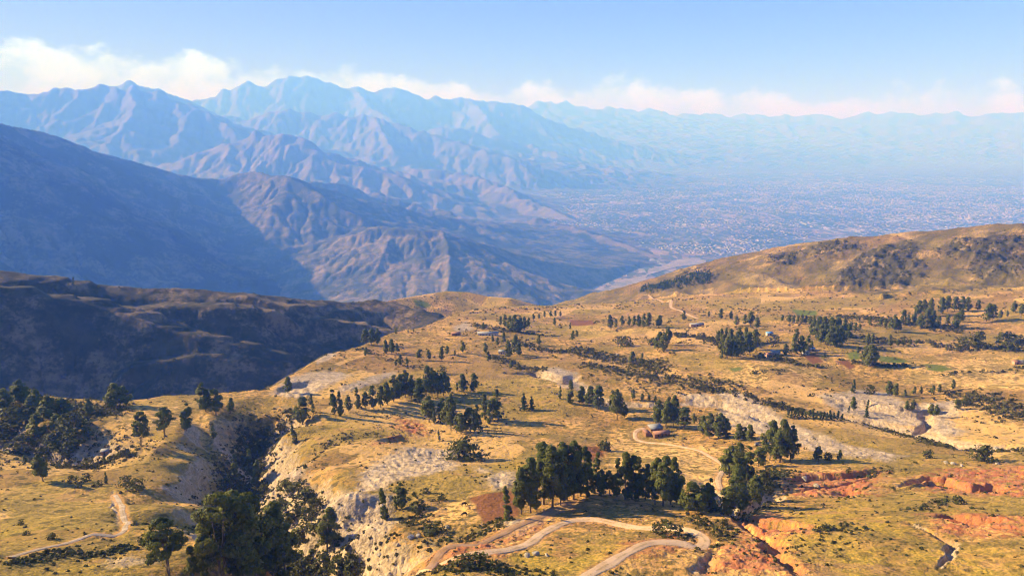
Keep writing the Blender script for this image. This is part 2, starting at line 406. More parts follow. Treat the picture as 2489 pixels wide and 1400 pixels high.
def build_near_base():
    g = G1
    P, V = [], []
    for px, py, d in CTRL:
        az, te = ray(px, py); P.append((az, math.log(d / math.cos(az)))); V.append(te)
    for px, d, z in HID:
        az, _ = ray(px, 800); d = d / math.cos(az); P.append((az, math.log(d))); V.append(z / d)
    P = np.array(P); V = np.array(V); w = tps_fit(P, V)
    out = np.full(g.U.shape, w[-3]) + w[-2] * g.U + w[-1] * g.V
    for (a, b), c in zip(P, w[:-3]):
        r2 = ((g.U - a) ** 2 + (g.V - b) ** 2).astype(np.float32) + 1e-12
        out += c * 0.5 * r2 * np.log(r2)
    H = (out * g.D)
    X, Y = g.X, g.Y
    roll = fbm(X / 170, Y / 170, 3, .5, 33) * 7.5 + fbm(X / 60, Y / 60, 2, .5, 35) * 2.2
    # the gorge on the left: everything beyond the drawn rim falls away
    E = [ptn(*p) for p in EDGE_PX]
    wob = fbm(X / 60, Y / 60, 4, .55, 31) * 13
    dist, side, tt, _ = poly_dist(X, Y, E)
    dist = dist * side + wob * sstep(3, 30, dist)
    H = H + roll * sstep(0, -70, dist) * sstep(1250, 900, g.D)
    plateau = H.copy()
    drop = np.clip(dist, 0, None)
    gorge = np.maximum(-318 - 55 * sstep(900, 1700, g.D), plateau - 0.95 * drop * drop / (drop + 16))
    g.rim = dist
    H = np.where(dist > 0, np.minimum(plateau, gorge), plateau)
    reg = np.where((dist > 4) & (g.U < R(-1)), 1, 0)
    Xw = X + fbm(X / 90, Y / 90, 3, .5, 41) * 14; Yw = Y + fbm(X / 90, Y / 90, 3, .5, 47) * 14
    for name, (pts, sf, sb) in NEAR_RIDGES.items():
        Q = np.array([ptn(*p) for p in pts]); best = np.full(H.shape, -1e9)
        for a, b in zip(Q[:-1], Q[1:]):
            ab = b[:2] - a[:2]; l2 = ab @ ab
            t = np.clip(((X - a[0]) * ab[0] + (Y - a[1]) * ab[1]) / l2, 0, 1)
            cx, cy_, cz = a[0] + t * ab[0], a[1] + t * ab[1], a[2] + t * (b[2] - a[2])
            d0 = np.hypot(X - cx, Y - cy_); d1 = np.hypot(Xw - cx, Yw - cy_)
            k = np.clip(d0 / 40, 0, 1); d0 = d0 * (1 - k) + d1 * k
            front = ((X - cx) * cx + (Y - cy_) * cy_) < 0
            best = np.maximum(best, cz - np.where(front, sf * d0 if name != 'crest' else .22 * np.minimum(d0, 48) + 1.0 * np.maximum(d0 - 48, 0), sb * d0 + (0.9 * np.maximum(d0 - 38, 0) if sb < .25 else 0)))
        isl = name.startswith('slope'); w = 2.0 if isl else 1.2
        up = best > H
        H = np.maximum(H, best) + w * .35 * np.exp(-np.abs(H - best) / w)
        reg = np.where(up, 2 if isl else (0 if name == 'rear_knoll' else 1), reg)
    Q = np.array([ptn(*p) for p in NEAR_RIDGES['slope'][0]])
    _, _, _, zc = poly_dist(X, Y, Q)
    g.crest2 = zc
    g.reg = reg
    g.Z = H
build_near_base()
_RD = np.exp(np.linspace(math.log(96), math.log(1890), 3000))
def ground(px, py, grid=None):
    """where the sight line through a pixel of the photograph meets the near terrain"""
    az, te = ray(px, py)
    x = _RD * math.sin(az); y = _RD * math.cos(az)
    z = G1.sample(x, y)
    hit = np.nonzero(z >= _RD * te)[0]
    i = hit[0] if len(hit) else len(_RD) - 1
    return np.array([x[i], y[i], z[i]])
def gpts(l): return [ground(*p[:2]) for p in l]

# gullies: bottom line in the photograph, half width, depth, wall sharpness
GULLIES = [
 ([(-180,1035),(-60,1040),(30,1048),(90,1058),(150,1072),(195,1090),(230,1108)], 24, 18, 2.0, .0),
 ([(655,985),(615,1010),(600,1060),(592,1110),(600,1160),(640,1200),(700,1228),(760,1255),(795,1300),(780,1360),(760,1400)], 26, 24, 2.0, .0),
 ([(480,1005),(530,1055),(592,1110)], 14, 13, 2, .0),
 ([(1240,905),(1290,905),(1330,915),(1375,928),(1400,915)], 7, 10, 4),
 ([(1400,915),(1430,960),(1500,980),(1600,985),(1680,975),(1760,985),(1850,1010),(1920,1050)], 6, 3, 2),
 ([(1985,1000),(2100,1015),(2200,1040),(2300,1065),(2400,1080),(2489,1085)], 9, 5, 2),
 ([(2240,985),(2250,1020),(2230,1050)], 4, 6, 3),
 ([(272,1190),(280,1230),(298,1275)], 0.9, 1.6, 3),
 ([(1790,1235),(1830,1290),(1860,1320),(1900,1362),(1950,1400)], 2.2, 3.0, 3),
 ([(1790,1235),(1840,1260),(1900,1275),(1990,1290)], 3.0, 3.5, 4),
 ([(1700,1160),(1740,1200),(1800,1240),(1860,1215),(1920,1190)], 5, 5, 3),
 ([(1870,1190),(1940,1195),(2000,1185),(2060,1172),(2130,1150)], 1.8, 2.8, 3),
 ([(2130,1185),(2200,1180),(2260,1165),(2330,1185),(2400,1190),(2489,1200)], 1.8, 2.6, 3),
 ([(2230,1280),(2260,1300),(2300,1320),(2310,1350),(2300,1390)], 1.1, 2.4, 3),
 ([(2270,1262),(2340,1270),(2400,1285),(2489,1290)], 1.5, 2.2, 3),
 ([(1760,1330),(1740,1370),(1700,1400)], 2.0, 2.2, 3),
]
# scarps: top edge, drop, width of the face, how far the lowered ground reaches (lower side = towards the viewer)
SCARPS = [
 ([(905,1075),(950,1062),(985,1052)], 2.5, 2, 14),
 ([(1880,1172),(1950,1160),(2010,1155),(2060,1148),(2140,1135)], 3.0, 1.6, 12),
 ([(2040,1190),(2080,1195),(2130,1200)], 2.6, 1.6, 12),
 ([(2230,1160),(2300,1165),(2350,1180),(2430,1180),(2489,1188)], 3.6, 2.0, 14),
 ([(2250,1250),(2300,1248),(2360,1252),(2420,1258),(2489,1270)], 3.4, 2.0, 12),
 ([(1800,1268),(1860,1260),(1920,1268),(1985,1282)], 2.6, 1.4, 10),
 ([(640,958),(700,935),(760,920)], 4, 5, 12),
 ([(2000,965),(2100,975),(2200,990),(2330,985)], 5, 7, 25),
]
def fine_near():
    g = G1; X, Y = g.X, g.Y; H = g.Z.copy()
    wx = X + fbm(X / 22, Y / 22, 2, .5, 61) * 5.0; wy = Y + fbm(X / 22, Y / 22, 2, .5, 67) * 5.0
    cut = np.zeros_like(H)
    carved = np.zeros_like(H)
    def box(P, m):
        P = np.array(P); a0, a1 = np.arctan2(P[:, 0], P[:, 1]).min(), np.arctan2(P[:, 0], P[:, 1]).max()
        dd = np.hypot(P[:, 0], P[:, 1]); d0, d1 = dd.min() - m, dd.max() + m; ma = m / max(d0, 60)
        j0, j1 = np.searchsorted(g.lv, math.log(max(d0, 50))), np.searchsorted(g.lv, math.log(d1))
        i0, i1 = np.searchsorted(g.az, a0 - ma), np.searchsorted(g.az, a1 + ma)
        return slice(max(j0, 0), j1), slice(max(i0, 0), i1)
    for pts, w, depth, sharp, *bank in GULLIES:
        P = gpts(pts); b = box(P, w * 4 + 8)
        d, s, t, _ = poly_dist(wx[b], wy[b], P)
        n = len(P) - 1
        taper = sstep(0, 0.8, t) * sstep(n, n - .8, t) * .75 + .25
        ww = w * (0.8 + .35 * perlin(X[b] / 25, Y[b] / 25, 77))
        c = depth * taper * np.exp(-(d / ww) ** sharp)
        cut[b] = np.maximum(cut[b], c)
        carved[b] = np.maximum(carved[b], np.exp(-(d / (ww * 1.15)) ** 4) * taper * (np.where(s > 0, sstep(.1, .5, d / ww), bank[0]) if bank else 1))
    for pts, drop, w, reach in SCARPS:
        P = gpts(pts); b = box(P, reach * 2.5)
        d, s, t, _ = poly_dist(wx[b], wy[b], P)
        n = len(P) - 1
        taper = sstep(0, 0.7, t) * sstep(n, n - .7, t)
        low = np.where(s < 0, d, -d)             # positive = lower side (lines run left to right, so their right side faces the viewer)
        if drop < 0:                              # a bluff: the ground behind the line stands higher
            c = drop * taper * sstep(w, -0.5, low) * np.exp(-np.clip(-low, 0, None) / reach)
        else:
            c = drop * taper * sstep(-0.3, w, low) * np.exp(-np.clip(low - w, 0, None) / reach)
        cut[b] = cut[b] + c
        carved[b] = np.maximum(carved[b], taper * sstep(-1.2, 0.5, low) * sstep(w * 1.8, w * .9, low))
    H = H - cut
    g.carved = carved
    steep = np.where(g.reg > 0, 1.0, 0.0)
    H = H + fbm(X / 75, Y / 75, 4, .5, 81) * 1.8 * (1 + steep * 1.6) + fbm(X / 19, Y / 19, 4, .55, 85) * 0.85 * (1 + steep * 1.2)
    # the grassy hill on the right: long diagonal ribs running down to the gorge
    rib = fbm((X * .80 + Y * .60) / 52, (-X * .60 + Y * .80) / 150, 4, .55, 83, True)
    H = H + np.where(g.reg == 2, 1, 0) * (rib - .25) * 13 * sstep(0, 40, np.abs(H - g.crest2))
    # rain flutes on cut banks
    flute = fbm(X / 3.2, Y / 3.2, 3, .6, 87, True)
    H = H + carved * (flute - .3) * 1.25
    H0 = H.copy()
    wgt = np.where(g.reg == 2, 1.0, np.where(g.reg == 1, 0.55, 0.12)) * (1 - np.clip(carved * 1.5, 0, 1))
    H, A = erode(g, H, 0.020, 10, wgt, diff=0.02)
    H = H0 + (H - H0) * np.where(g.reg > 0, 1.0, 0.7)
    g.flow = A
    H = H + fbm(X / 4.2, Y / 4.2, 3, .55, 91) * 0.16 * sstep(700, 250, g.D)
    g.Z = H

# ------------------------------------------------------------------ roads are cut into the near ground before it is roughened
ROADS = {
 'track_upper': ([(1040,1356),(1086,1330),(1157,1325),(1203,1311),(1246,1290),(1300,1268),(1343,1247),(1392,1221)], 2.2),
 'track_main':  ([(1012,1350),(1060,1352),(1120,1347),(1200,1343),(1254,1336),(1293,1321),(1318,1304),(1354,1285),(1400,1273),(1450,1270),(1504,1275),(1557,1280),(1600,1282),(1629,1284),(1671,1291),(1704,1304),(1714,1318),(1693,1329),(1646,1325),(1575,1328),(1521,1350),(1479,1375),(1429,1400),(1380,1430)], 2.9),
 'track_house': ([(1566,1040),(1549,1046),(1543,1056),(1551,1068),(1579,1075),(1629,1081),(1686,1091),(1721,1105),(1746,1120),(1757,1133),(1752,1150),(1746,1164),(1752,1185)], 2.3),
 'track_left':  ([(279,1200),(293,1221),(300,1250),(309,1262),(304,1279),(302,1294),(279,1304),(229,1305),(193,1314),(157,1325),(118,1334),(71,1345),(21,1357)], 1.7),
 'track_hill':  ([(1564,721),(1582,726),(1613,734),(1631,731),(1631,747),(1651,754),(1672,765),(1700,775)], 3.8),
}
def smooth_line(P, step):
    P = np.array(P, float)
    out = []
    n = len(P)
    for i in range(n - 1):
        p0, p1, p2, p3 = P[max(i - 1, 0)], P[i], P[i + 1], P[min(i + 2, n - 1)]
        m = max(2, int(np.linalg.norm((p2 - p1)[:2]) / step))
        for k in range(m):
            t = k / m
            out.append(0.5 * ((2 * p1) + (-p0 + p2) * t + (2 * p0 - 5 * p1 + 4 * p2 - p3) * t * t + (-p0 + 3 * p1 - 3 * p2 + p3) * t ** 3))
    out.append(P[-1])
    return np.array(out)
ROAD_LINES = {}
for nm, (pts, w) in ROADS.items():
    L = smooth_line([ground(*p) for p in pts], 1.5 if w < 3.5 else 6)
    z = L[:, 2].copy()
    for _ in range(30): z[1:-1] = .25 * z[:-2] + .5 * z[1:-1] + .25 * z[2:]
    L[:, 2] = z
    ROAD_LINES[nm] = (L, w)
FIELDS = {
 'plough': [[(1143,1206),(1200,1196),(1262,1190),(1262,1256),(1179,1271),(1166,1252)], [(1405,1086),(1470,1084),(1466,1104),(1440,1120),(1400,1116)],
            [(2028,879),(2060,875),(2080,893),(2064,898)], [(1950,862),(1985,858),(2000,880),(1975,888)], [(1385,778),(1440,780),(1450,790),(1390,792)]],
 'green':  [[(2130,866),(2175,868),(2215,880),(2180,884),(2135,878)], [(2245,886),(2290,888),(2316,898),(2290,904),(2250,898)], [(1772,897),(1800,893),(1808,900),(1785,905)],
            [(1925,752),(1985,756),(1985,768),(1940,768)], [(2055,860),(2085,852),(2092,872),(2070,878)], [(1005,728),(1040,735),(1050,745),(1010,745)]],
}
ROCK = [
 [(700,1160),(790,1160),(850,1175),(880,1190),(960,1192),(965,1230),(900,1290),(850,1332),(775,1350),(752,1335),(790,1290),(815,1240),(790,1200)],
 [(890,1188),(865,1160),(930,1112),(1000,1086),(1115,1096),(1110,1142),(1040,1154),(960,1168)],
 [(1180,1166),(1230,1146),(1262,1158),(1250,1182),(1190,1188)], [(1150,1135),(1185,1140),(1200,1152),(1160,1152)],
 [(1740,955),(1800,955),(1860,983),(1900,1013),(1960,1046),(2050,1076),(2195,1107),(2150,1120),(2060,1108),(1960,1094),(1900,1062),(1850,1057),(1790,1042),(1745,1012),(1755,985)],
 [(1985,960),(2080,948),(2170,953),(2200,985),(2330,973),(2345,1000),(2300,1010),(2350,1050),(2290,1062),(2230,1032),(2110,1012),(2040,997)],
 [(655,958),(700,922),(760,902),(825,902),(855,910),(780,950),(720,968)], [(818,946),(880,924),(950,903),(965,912),(890,940),(830,957)],
 [(1300,905),(1345,890),(1405,905),(1412,935),(1380,950),(1340,925)], [(1100,795),(1135,780),(1150,800),(1110,808)], [(750,870),(800,856),(820,866),(770,888)],
 [(1220,1275),(1300,1255),(1390,1215),(1400,1228),(1310,1270),(1240,1305)], [(270,1355),(330,1350),(350,1372),(285,1378)], [(1640,955),(1720,960),(1760,985),(1700,990)],
 [(670,1120),(730,1100),(745,1115),(700,1145),(670,1150)],
]
RED = [
 [(1880,1165),(1960,1152),(2130,1132),(2160,1160),(2130,1205),(2000,1205),(1930,1210)],
 [(2200,1165),(2300,1140),(2489,1130),(2620,1140),(2620,1215),(2400,1212),(2240,1190)], [(2230,1250),(2330,1242),(2489,1255),(2620,1270),(2620,1310),(2380,1305),(2290,1310)],
 [(1760,1245),(1900,1248),(1995,1290),(1930,1305),(1965,1410),(1690,1410),(1735,1330),(1800,1310)],
 [(1010,1340),(1100,1318),(1210,1300),(1290,1262),(1400,1212),(1420,1225),(1330,1275),(1260,1320),(1240,1360),(1100,1372),(1010,1368)],
 [(1560,1318),(1650,1300),(1725,1300),(1730,1335),(1650,1340),(1500,1375),(1440,1400),(1420,1395)],
 [(900,1080),(980,1050),(1000,1058),(930,1092)], [(1380,1090),(1470,1080),(1475,1105),(1400,1120)], [(960,1010),(1050,1030),(1040,1060),(950,1040)],
]
YELLOW = [
 [(1170,1125),(1285,1100),(1300,1145),(1200,1155)], [(1880,1225),(2060,1225),(2240,1262),(2310,1410),(1990,1410),(1900,1330)], [(-100,1285),(180,1270),(400,1310),(520,1420),(-100,1420)],
 [(0,1085),(110,1090),(120,1130),(0,1150)], [(1020,1380),(1250,1340),(1560,1290),(1540,1330),(1420,1410),(1020,1410)], [(1900,1300),(2489,1330),(2489,1410),(1980,1410)], [(760,1030),(850,1000),(870,1030),(760,1075)],
]
STRAW = [
 [(300,985),(470,970),(520,1000),(470,1040),(330,1040),(280,1020)], [(1500,1040),(1760,1090),(1760,1190),(1600,1180),(1480,1140)], [(1150,895),(1400,930),(1350,960),(1150,935)], [(2200,885),(2489,860),(2489,950),(2200,930)],
 [(1000,1160),(1060,1152),(1110,1170),(1100,1195),(1020,1190)], [(930,1020),(1020,1008),(1030,1025),(960,1030)], [(1700,870),(2000,900),(1990,950),(1780,940)], [(1070,1200),(1150,1205),(1170,1255),(1120,1275),(1050,1255)], [(1380,790),(1600,800),(1560,830),(1400,830)],
 [(0,1150),(250,1180),(280,1280),(0,1270)],
]
SCRUB_LINES = [
 ([(1700,940),(1780,958),(1850,978),(1960,1003),(2050,1010),(2120,1022),(2200,1050),(2290,1077),(2400,1086),(2489,1088)], 7, 1.0),
 ([(650,1200),(720,1215),(760,1240),(790,1270),(760,1310)], 15, 1.0), ([(625,1000),(600,1060),(592,1110),(605,1170),(650,1205)], 15, 1.0), ([(700,985),(660,1010),(640,1040)], 7, .9),
 ([(-120,1050),(0,1055),(80,1060),(150,1075),(210,1095)], 22, 1.0), ([(0,1000),(80,990),(160,1000),(230,1000)], 20, 1.0), ([(150,1110),(210,1080),(260,1060)], 7, .8),
 ([(700,1385),(780,1378),(860,1390)], 7, 1.0), ([(60,1370),(150,1345),(240,1350),(330,1325),(430,1310)], 4, .8), ([(300,1285),(400,1270),(460,1240),(510,1215)], 4, .7),
 ([(1400,850),(1480,870),(1560,880),(1600,900)], 14, .7), ([(1450,890),(1600,920),(1700,930),(1780,935)], 16, .6), ([(1320,850),(1400,855),(1440,870)], 9, .8),
 ([(1650,815),(1720,825),(1750,835)], 8, .8), ([(1870,870),(1930,885),(1990,893)], 7, .8), ([(2320,910),(2400,905),(2480,895)], 7, .8), ([(2060,880),(2150,890),(2250,890)], 6, .9),
 ([(1840,910),(1900,905)], 7, .9), ([(2360,960),(2430,990),(2489,1010)], 18, .7), ([(2150,830),(2250,835),(2350,850),(2480,850)], 16, .5), ([(1880,1150),(1840,1180),(1800,1215),(1760,1240)], 9, .8),
 ([(1690,1260),(1760,1290),(1720,1330),(1650,1290)], 5, .6), ([(1050,1290),(1150,1290),(1230,1265)], 5, .6), ([(1080,1380),(1150,1375),(1250,1385)], 6, .6), ([(990,1190),(1020,1220),(1000,1260)], 6, .5),
 ([(870,1190),(940,1200)], 3, .3), ([(700,1130),(760,1100),(850,1060)], 6, .5), ([(1200,870),(1260,890),(1320,900)], 8, .7), ([(2050,770),(2200,785),(2300,800)], 14, .6), ([(1250,830),(1320,850)], 10, .6),
 ([(1150,790),(1210,800),(1280,810)], 10, .6), ([(880,850),(960,880),(1000,890)], 8, .3), ([(1990,1290),(2080,1280)], 4, .5), ([(2100,1150),(2180,1140)], 4, .5), ([(2300,1215),(2240,1235)], 4, .6),
]
HILL_SCRUB = [[(2050,655),(2120,610),(2190,590),(2240,610),(2230,690),(2160,715),(2080,715),(2030,690)], [(2300,590),(2420,570),(2489,580),(2489,640),(2350,640),(2290,620)],
 [(1660,660),(1720,650),(1730,690),(1600,712),(1560,715),(1560,700),(1640,680)], [(1960,600),(2080,585),(2100,610),(1990,640)], [(2350,650),(2489,640),(2489,665),(2400,690)], [(1870,620),(1960,610),(1930,650),(1880,660)]]

WORLD_POLYS = {}
for nm, polys in (('plough', FIELDS['plough']), ('green', FIELDS['green']), ('rock', ROCK), ('red', RED), ('yellow', YELLOW), ('straw', STRAW), ('hill_scrub', HILL_SCRUB)):
    WORLD_POLYS[nm] = [np.array([ground(*p) for p in poly]) for poly in polys]
SCRUB_WORLD = [([ground(*p) for p in pts], w, s * (1.0 if 0 < k < 8 else .72)) for k, (pts, w, s) in enumerate(SCRUB_LINES)]
BASE_Z1 = G1.Z.copy()
fine_near()

def win(g, P, m):
    P = np.array(P); a = np.arctan2(P[:, 0], P[:, 1]); dd = np.hypot(P[:, 0], P[:, 1])
    d0, d1 = max(dd.min() - m, 60), dd.max() + m; ma = m / d0
    j0, j1 = np.searchsorted(g.lv, math.log(d0)), np.searchsorted(g.lv, math.log(d1))
    i0, i1 = np.searchsorted(g.az, a.min() - ma), np.searchsorted(g.az, a.max() + ma)
    return slice(j0, j1), slice(i0, i1)
def masks():
    g = G1; X, Y = g.X, g.Y
    M = {k: np.zeros(X.shape, np.float32) for k in ('rock', 'red', 'yellow', 'straw', 'plough', 'green', 'hill_scrub', 'scrub')}
    soft = {'rock': (5, 5), 'red': (7, 8), 'yellow': (12, 10), 'straw': (8, 8), 'plough': (.8, 1.2), 'green': (2, 2), 'hill_scrub': (16, 22)}
    for k, polys in WORLD_POLYS.items():
        f, amp = soft[k]
        for P in polys:
            b = win(g, P, f * 2 + amp * 2)
            if X[b].size == 0: continue
            far = max(1.0, float(np.hypot(P[:, 0], P[:, 1]).mean()) / 350)
            xw = X[b] + fbm(X[b] / 12, Y[b] / 12, 3, .6, 101) * amp; yw = Y[b] + fbm(X[b] / 12, Y[b] / 12, 3, .6, 107) * amp
            d, _, _, _ = poly_dist(xw, yw, P, True)
            sd = np.where(inside(xw, yw, P), d, -d)
            M[k][b] = np.maximum(M[k][b], sstep(-f, f, sd))
    for P, w, s in SCRUB_WORLD:
        b = win(g, P, w * 3)
        if X[b].size == 0: continue
        d, _, _, _ = poly_dist(X[b], Y[b], P)
        M['scrub'][b] = np.maximum(M['scrub'][b], s * np.exp(-(d / w) ** 2))
    # cut banks expose the soil or the rock they are cut into
    c = np.clip(g.carved * 1.3, 0, 1)
    redland = np.clip(M['red'] * 1.5, 0, 1)
    M['rock'] = np.maximum(M['rock'], c * (1 - redland) * .9)
    M['red'] = np.maximum(M['red'], c * redland)
    # steep faces shed their grass
    gy, gx = np.gradient(g.Z)
    slope = np.hypot(gx / (g.D * g.du), gy / (g.D * g.dv))
    g.slope = slope
    bare = sstep(.55, .95, slope) * (g.D < 900) * (1 - np.clip(M['scrub'] * 1.6, 0, 1))
    M['rock'] = np.maximum(M['rock'], bare * .8 * (1 - redland))
    return M
MASK = masks()
G1.Z = G1.Z + MASK['red'] * (fbm(G1.X / 6, G1.Y / 6, 4, .62, 98, True) - .3) * 1.3 * (G1.D < 520)
G1.Z = G1.Z + MASK['rock'] * (fbm((G1.X + G1.Y * .5) / 7, (G1.Y - G1.X * .5) / 16, 4, .6, 97, True) - .3) * 1.5 * (G1.D < 520)
G1.Z = G1.Z + MASK['hill_scrub'] * (fbm(G1.X / 26, G1.Y / 26, 4, .6, 95, True) - .2) * 9 * (G1.reg == 2)
# level the ground under the tracks
def cut_roads():
    g = G1
    g.road = np.zeros(g.Z.shape, np.float32)
    for nm, (L, w) in ROAD_LINES.items():
        zs = g.sample(L[:, 0], L[:, 1])
        for _ in range(40): zs[1:-1] = .25 * zs[:-2] + .5 * zs[1:-1] + .25 * zs[2:]
        L[:, 2] = zs
        P = L[::3]
        b = win(g, P, w + 6)
        d, s, t, z = poly_dist(g.X[b], g.Y[b], P)
        k = sstep(w / 2 + 2.6, w / 2 + .3, d)
        g.Z[b] = g.Z[b] * (1 - k) + (z - 0.06) * k
        g.road[b] = np.maximum(g.road[b], sstep(w / 2 + 1.6, w / 2, d))
cut_roads()

# ------------------------------------------------------------------ objects
def tag(o, label, cat=None, group=None, kind=None):
    o['label'] = label
    if cat: o['category'] = cat
    if group: o['group'] = group
    if kind: o['kind'] = kind
    return o
def np_mesh(name, co, faces, mats, smooth=True, attrs=None):
    me = bpy.data.meshes.new(name)
    co = np.ascontiguousarray(co, np.float32); faces = np.ascontiguousarray(faces, np.int32)
    k = faces.shape[1]
    me.vertices.add(len(co)); me.vertices.foreach_set('co', co.ravel())
    me.loops.add(faces.size); me.loops.foreach_set('vertex_index', faces.ravel())
    me.polygons.add(len(faces)); me.polygons.foreach_set('loop_start', np.arange(0, faces.size, k, dtype=np.int32))
    me.update(calc_edges=True)
    if smooth: me.shade_smooth()
    for an, arr in (attrs or {}).items():
        a = me.attributes.new(an, 'FLOAT_COLOR', 'POINT')
        a.data.foreach_set('color', np.ascontiguousarray(arr, np.float32).ravel())
    for m in (mats if isinstance(mats, (list, tuple)) else [mats]): me.materials.append(m)
    return me
def link(name, data, parent=None, loc=None):
    o = bpy.data.objects.new(name, data); scene.collection.objects.link(o)
    if parent is not None: o.parent = parent
    if loc is not None: o.location = loc
    return o

# ------------------------------------------------------------------ materials
class NT:
    def __init__(s, name):
        s.m = bpy.data.materials.new(name); s.m.use_nodes = True
        s.t = s.m.node_tree; s.t.nodes.clear()
        s.out = s.t.nodes.new('ShaderNodeOutputMaterial')
        s.bsdf = s.t.nodes.new('ShaderNodeBsdfPrincipled')
        s.bsdf.inputs['Roughness'].default_value = .95
        s.bsdf.inputs['Specular IOR Level'].default_value = .12
        s.t.links.new(s.bsdf.outputs[0], s.out.inputs['Surface'])
        s.geo = s.t.nodes.new('ShaderNodeNewGeometry')
    def put(s, v, sock):
        if isinstance(v, bpy.types.NodeSocket): s.t.links.new(v, sock)
        elif isinstance(v, (tuple, list)): sock.default_value = (*v, 1) if len(v) == 3 and len(sock.default_value) == 4 else v
        else: sock.default_value = v
    def mix(s, f, a, b, mode='MIX'):
        n = s.t.nodes.new('ShaderNodeMix'); n.data_type = 'RGBA'; n.blend_type = mode
        s.put(f, n.inputs['Factor']); s.put(a, n.inputs['A']); s.put(b, n.inputs['B'])
        return n.outputs['Result']
    def math(s, op, a, b=0.0, clamp=False):
        n = s.t.nodes.new('ShaderNodeMath'); n.operation = op; n.use_clamp = clamp
        s.put(a, n.inputs[0]); s.put(b, n.inputs[1]); return n.outputs[0]
    def noise(s, scale, detail=4, rough=.55, vec=None, stretch=None, dist=0):
        v = vec or s.geo.outputs['Position']
        if stretch:
            mp = s.t.nodes.new('ShaderNodeMapping'); mp.inputs['Scale'].default_value = stretch
            s.t.links.new(v, mp.inputs[0]); v = mp.outputs[0]
        n = s.t.nodes.new('ShaderNodeTexNoise'); n.inputs['Scale'].default_value = scale
        n.inputs['Detail'].default_value = detail; n.inputs['Roughness'].default_value = rough; n.inputs['Distortion'].default_value = dist
        s.t.links.new(v, n.inputs['Vector']); return n.outputs[0]
    def voro(s, scale, feature='F1', out='Distance', vec=None, rand=1.0):
        n = s.t.nodes.new('ShaderNodeTexVoronoi'); n.inputs['Scale'].default_value = scale; n.feature = feature
        n.inputs['Randomness'].default_value = rand
        s.t.links.new(vec or s.geo.outputs['Position'], n.inputs['Vector']); return n.outputs[out]
    def ramp(s, v, a, b, lo=0.0, hi=1.0):
        n = s.t.nodes.new('ShaderNodeMapRange'); n.interpolation_type = 'SMOOTHSTEP'
        s.put(v, n.inputs[0]); n.inputs[1].default_value = a; n.inputs[2].default_value = b
        n.inputs[3].default_value = lo; n.inputs[4].default_value = hi
        return n.outputs[0]
    def attr(s, name):
        n = s.t.nodes.new('ShaderNodeAttribute'); n.attribute_name = name
        p = s.t.nodes.new('ShaderNodeSeparateColor'); s.t.links.new(n.outputs['Color'], p.inputs[0])
        return p.outputs[0], p.outputs[1], p.outputs[2]
    def bump(s, h, strength, dist):
        n = s.t.nodes.new('ShaderNodeBump'); n.inputs['Strength'].default_value = strength; n.inputs['Distance'].default_value = dist
        s.put(h, n.inputs['Height']); s.t.links.new(n.outputs[0], s.bsdf.inputs['Normal'])
    def color(s, c): s.put(c, s.bsdf.inputs['Base Color'])

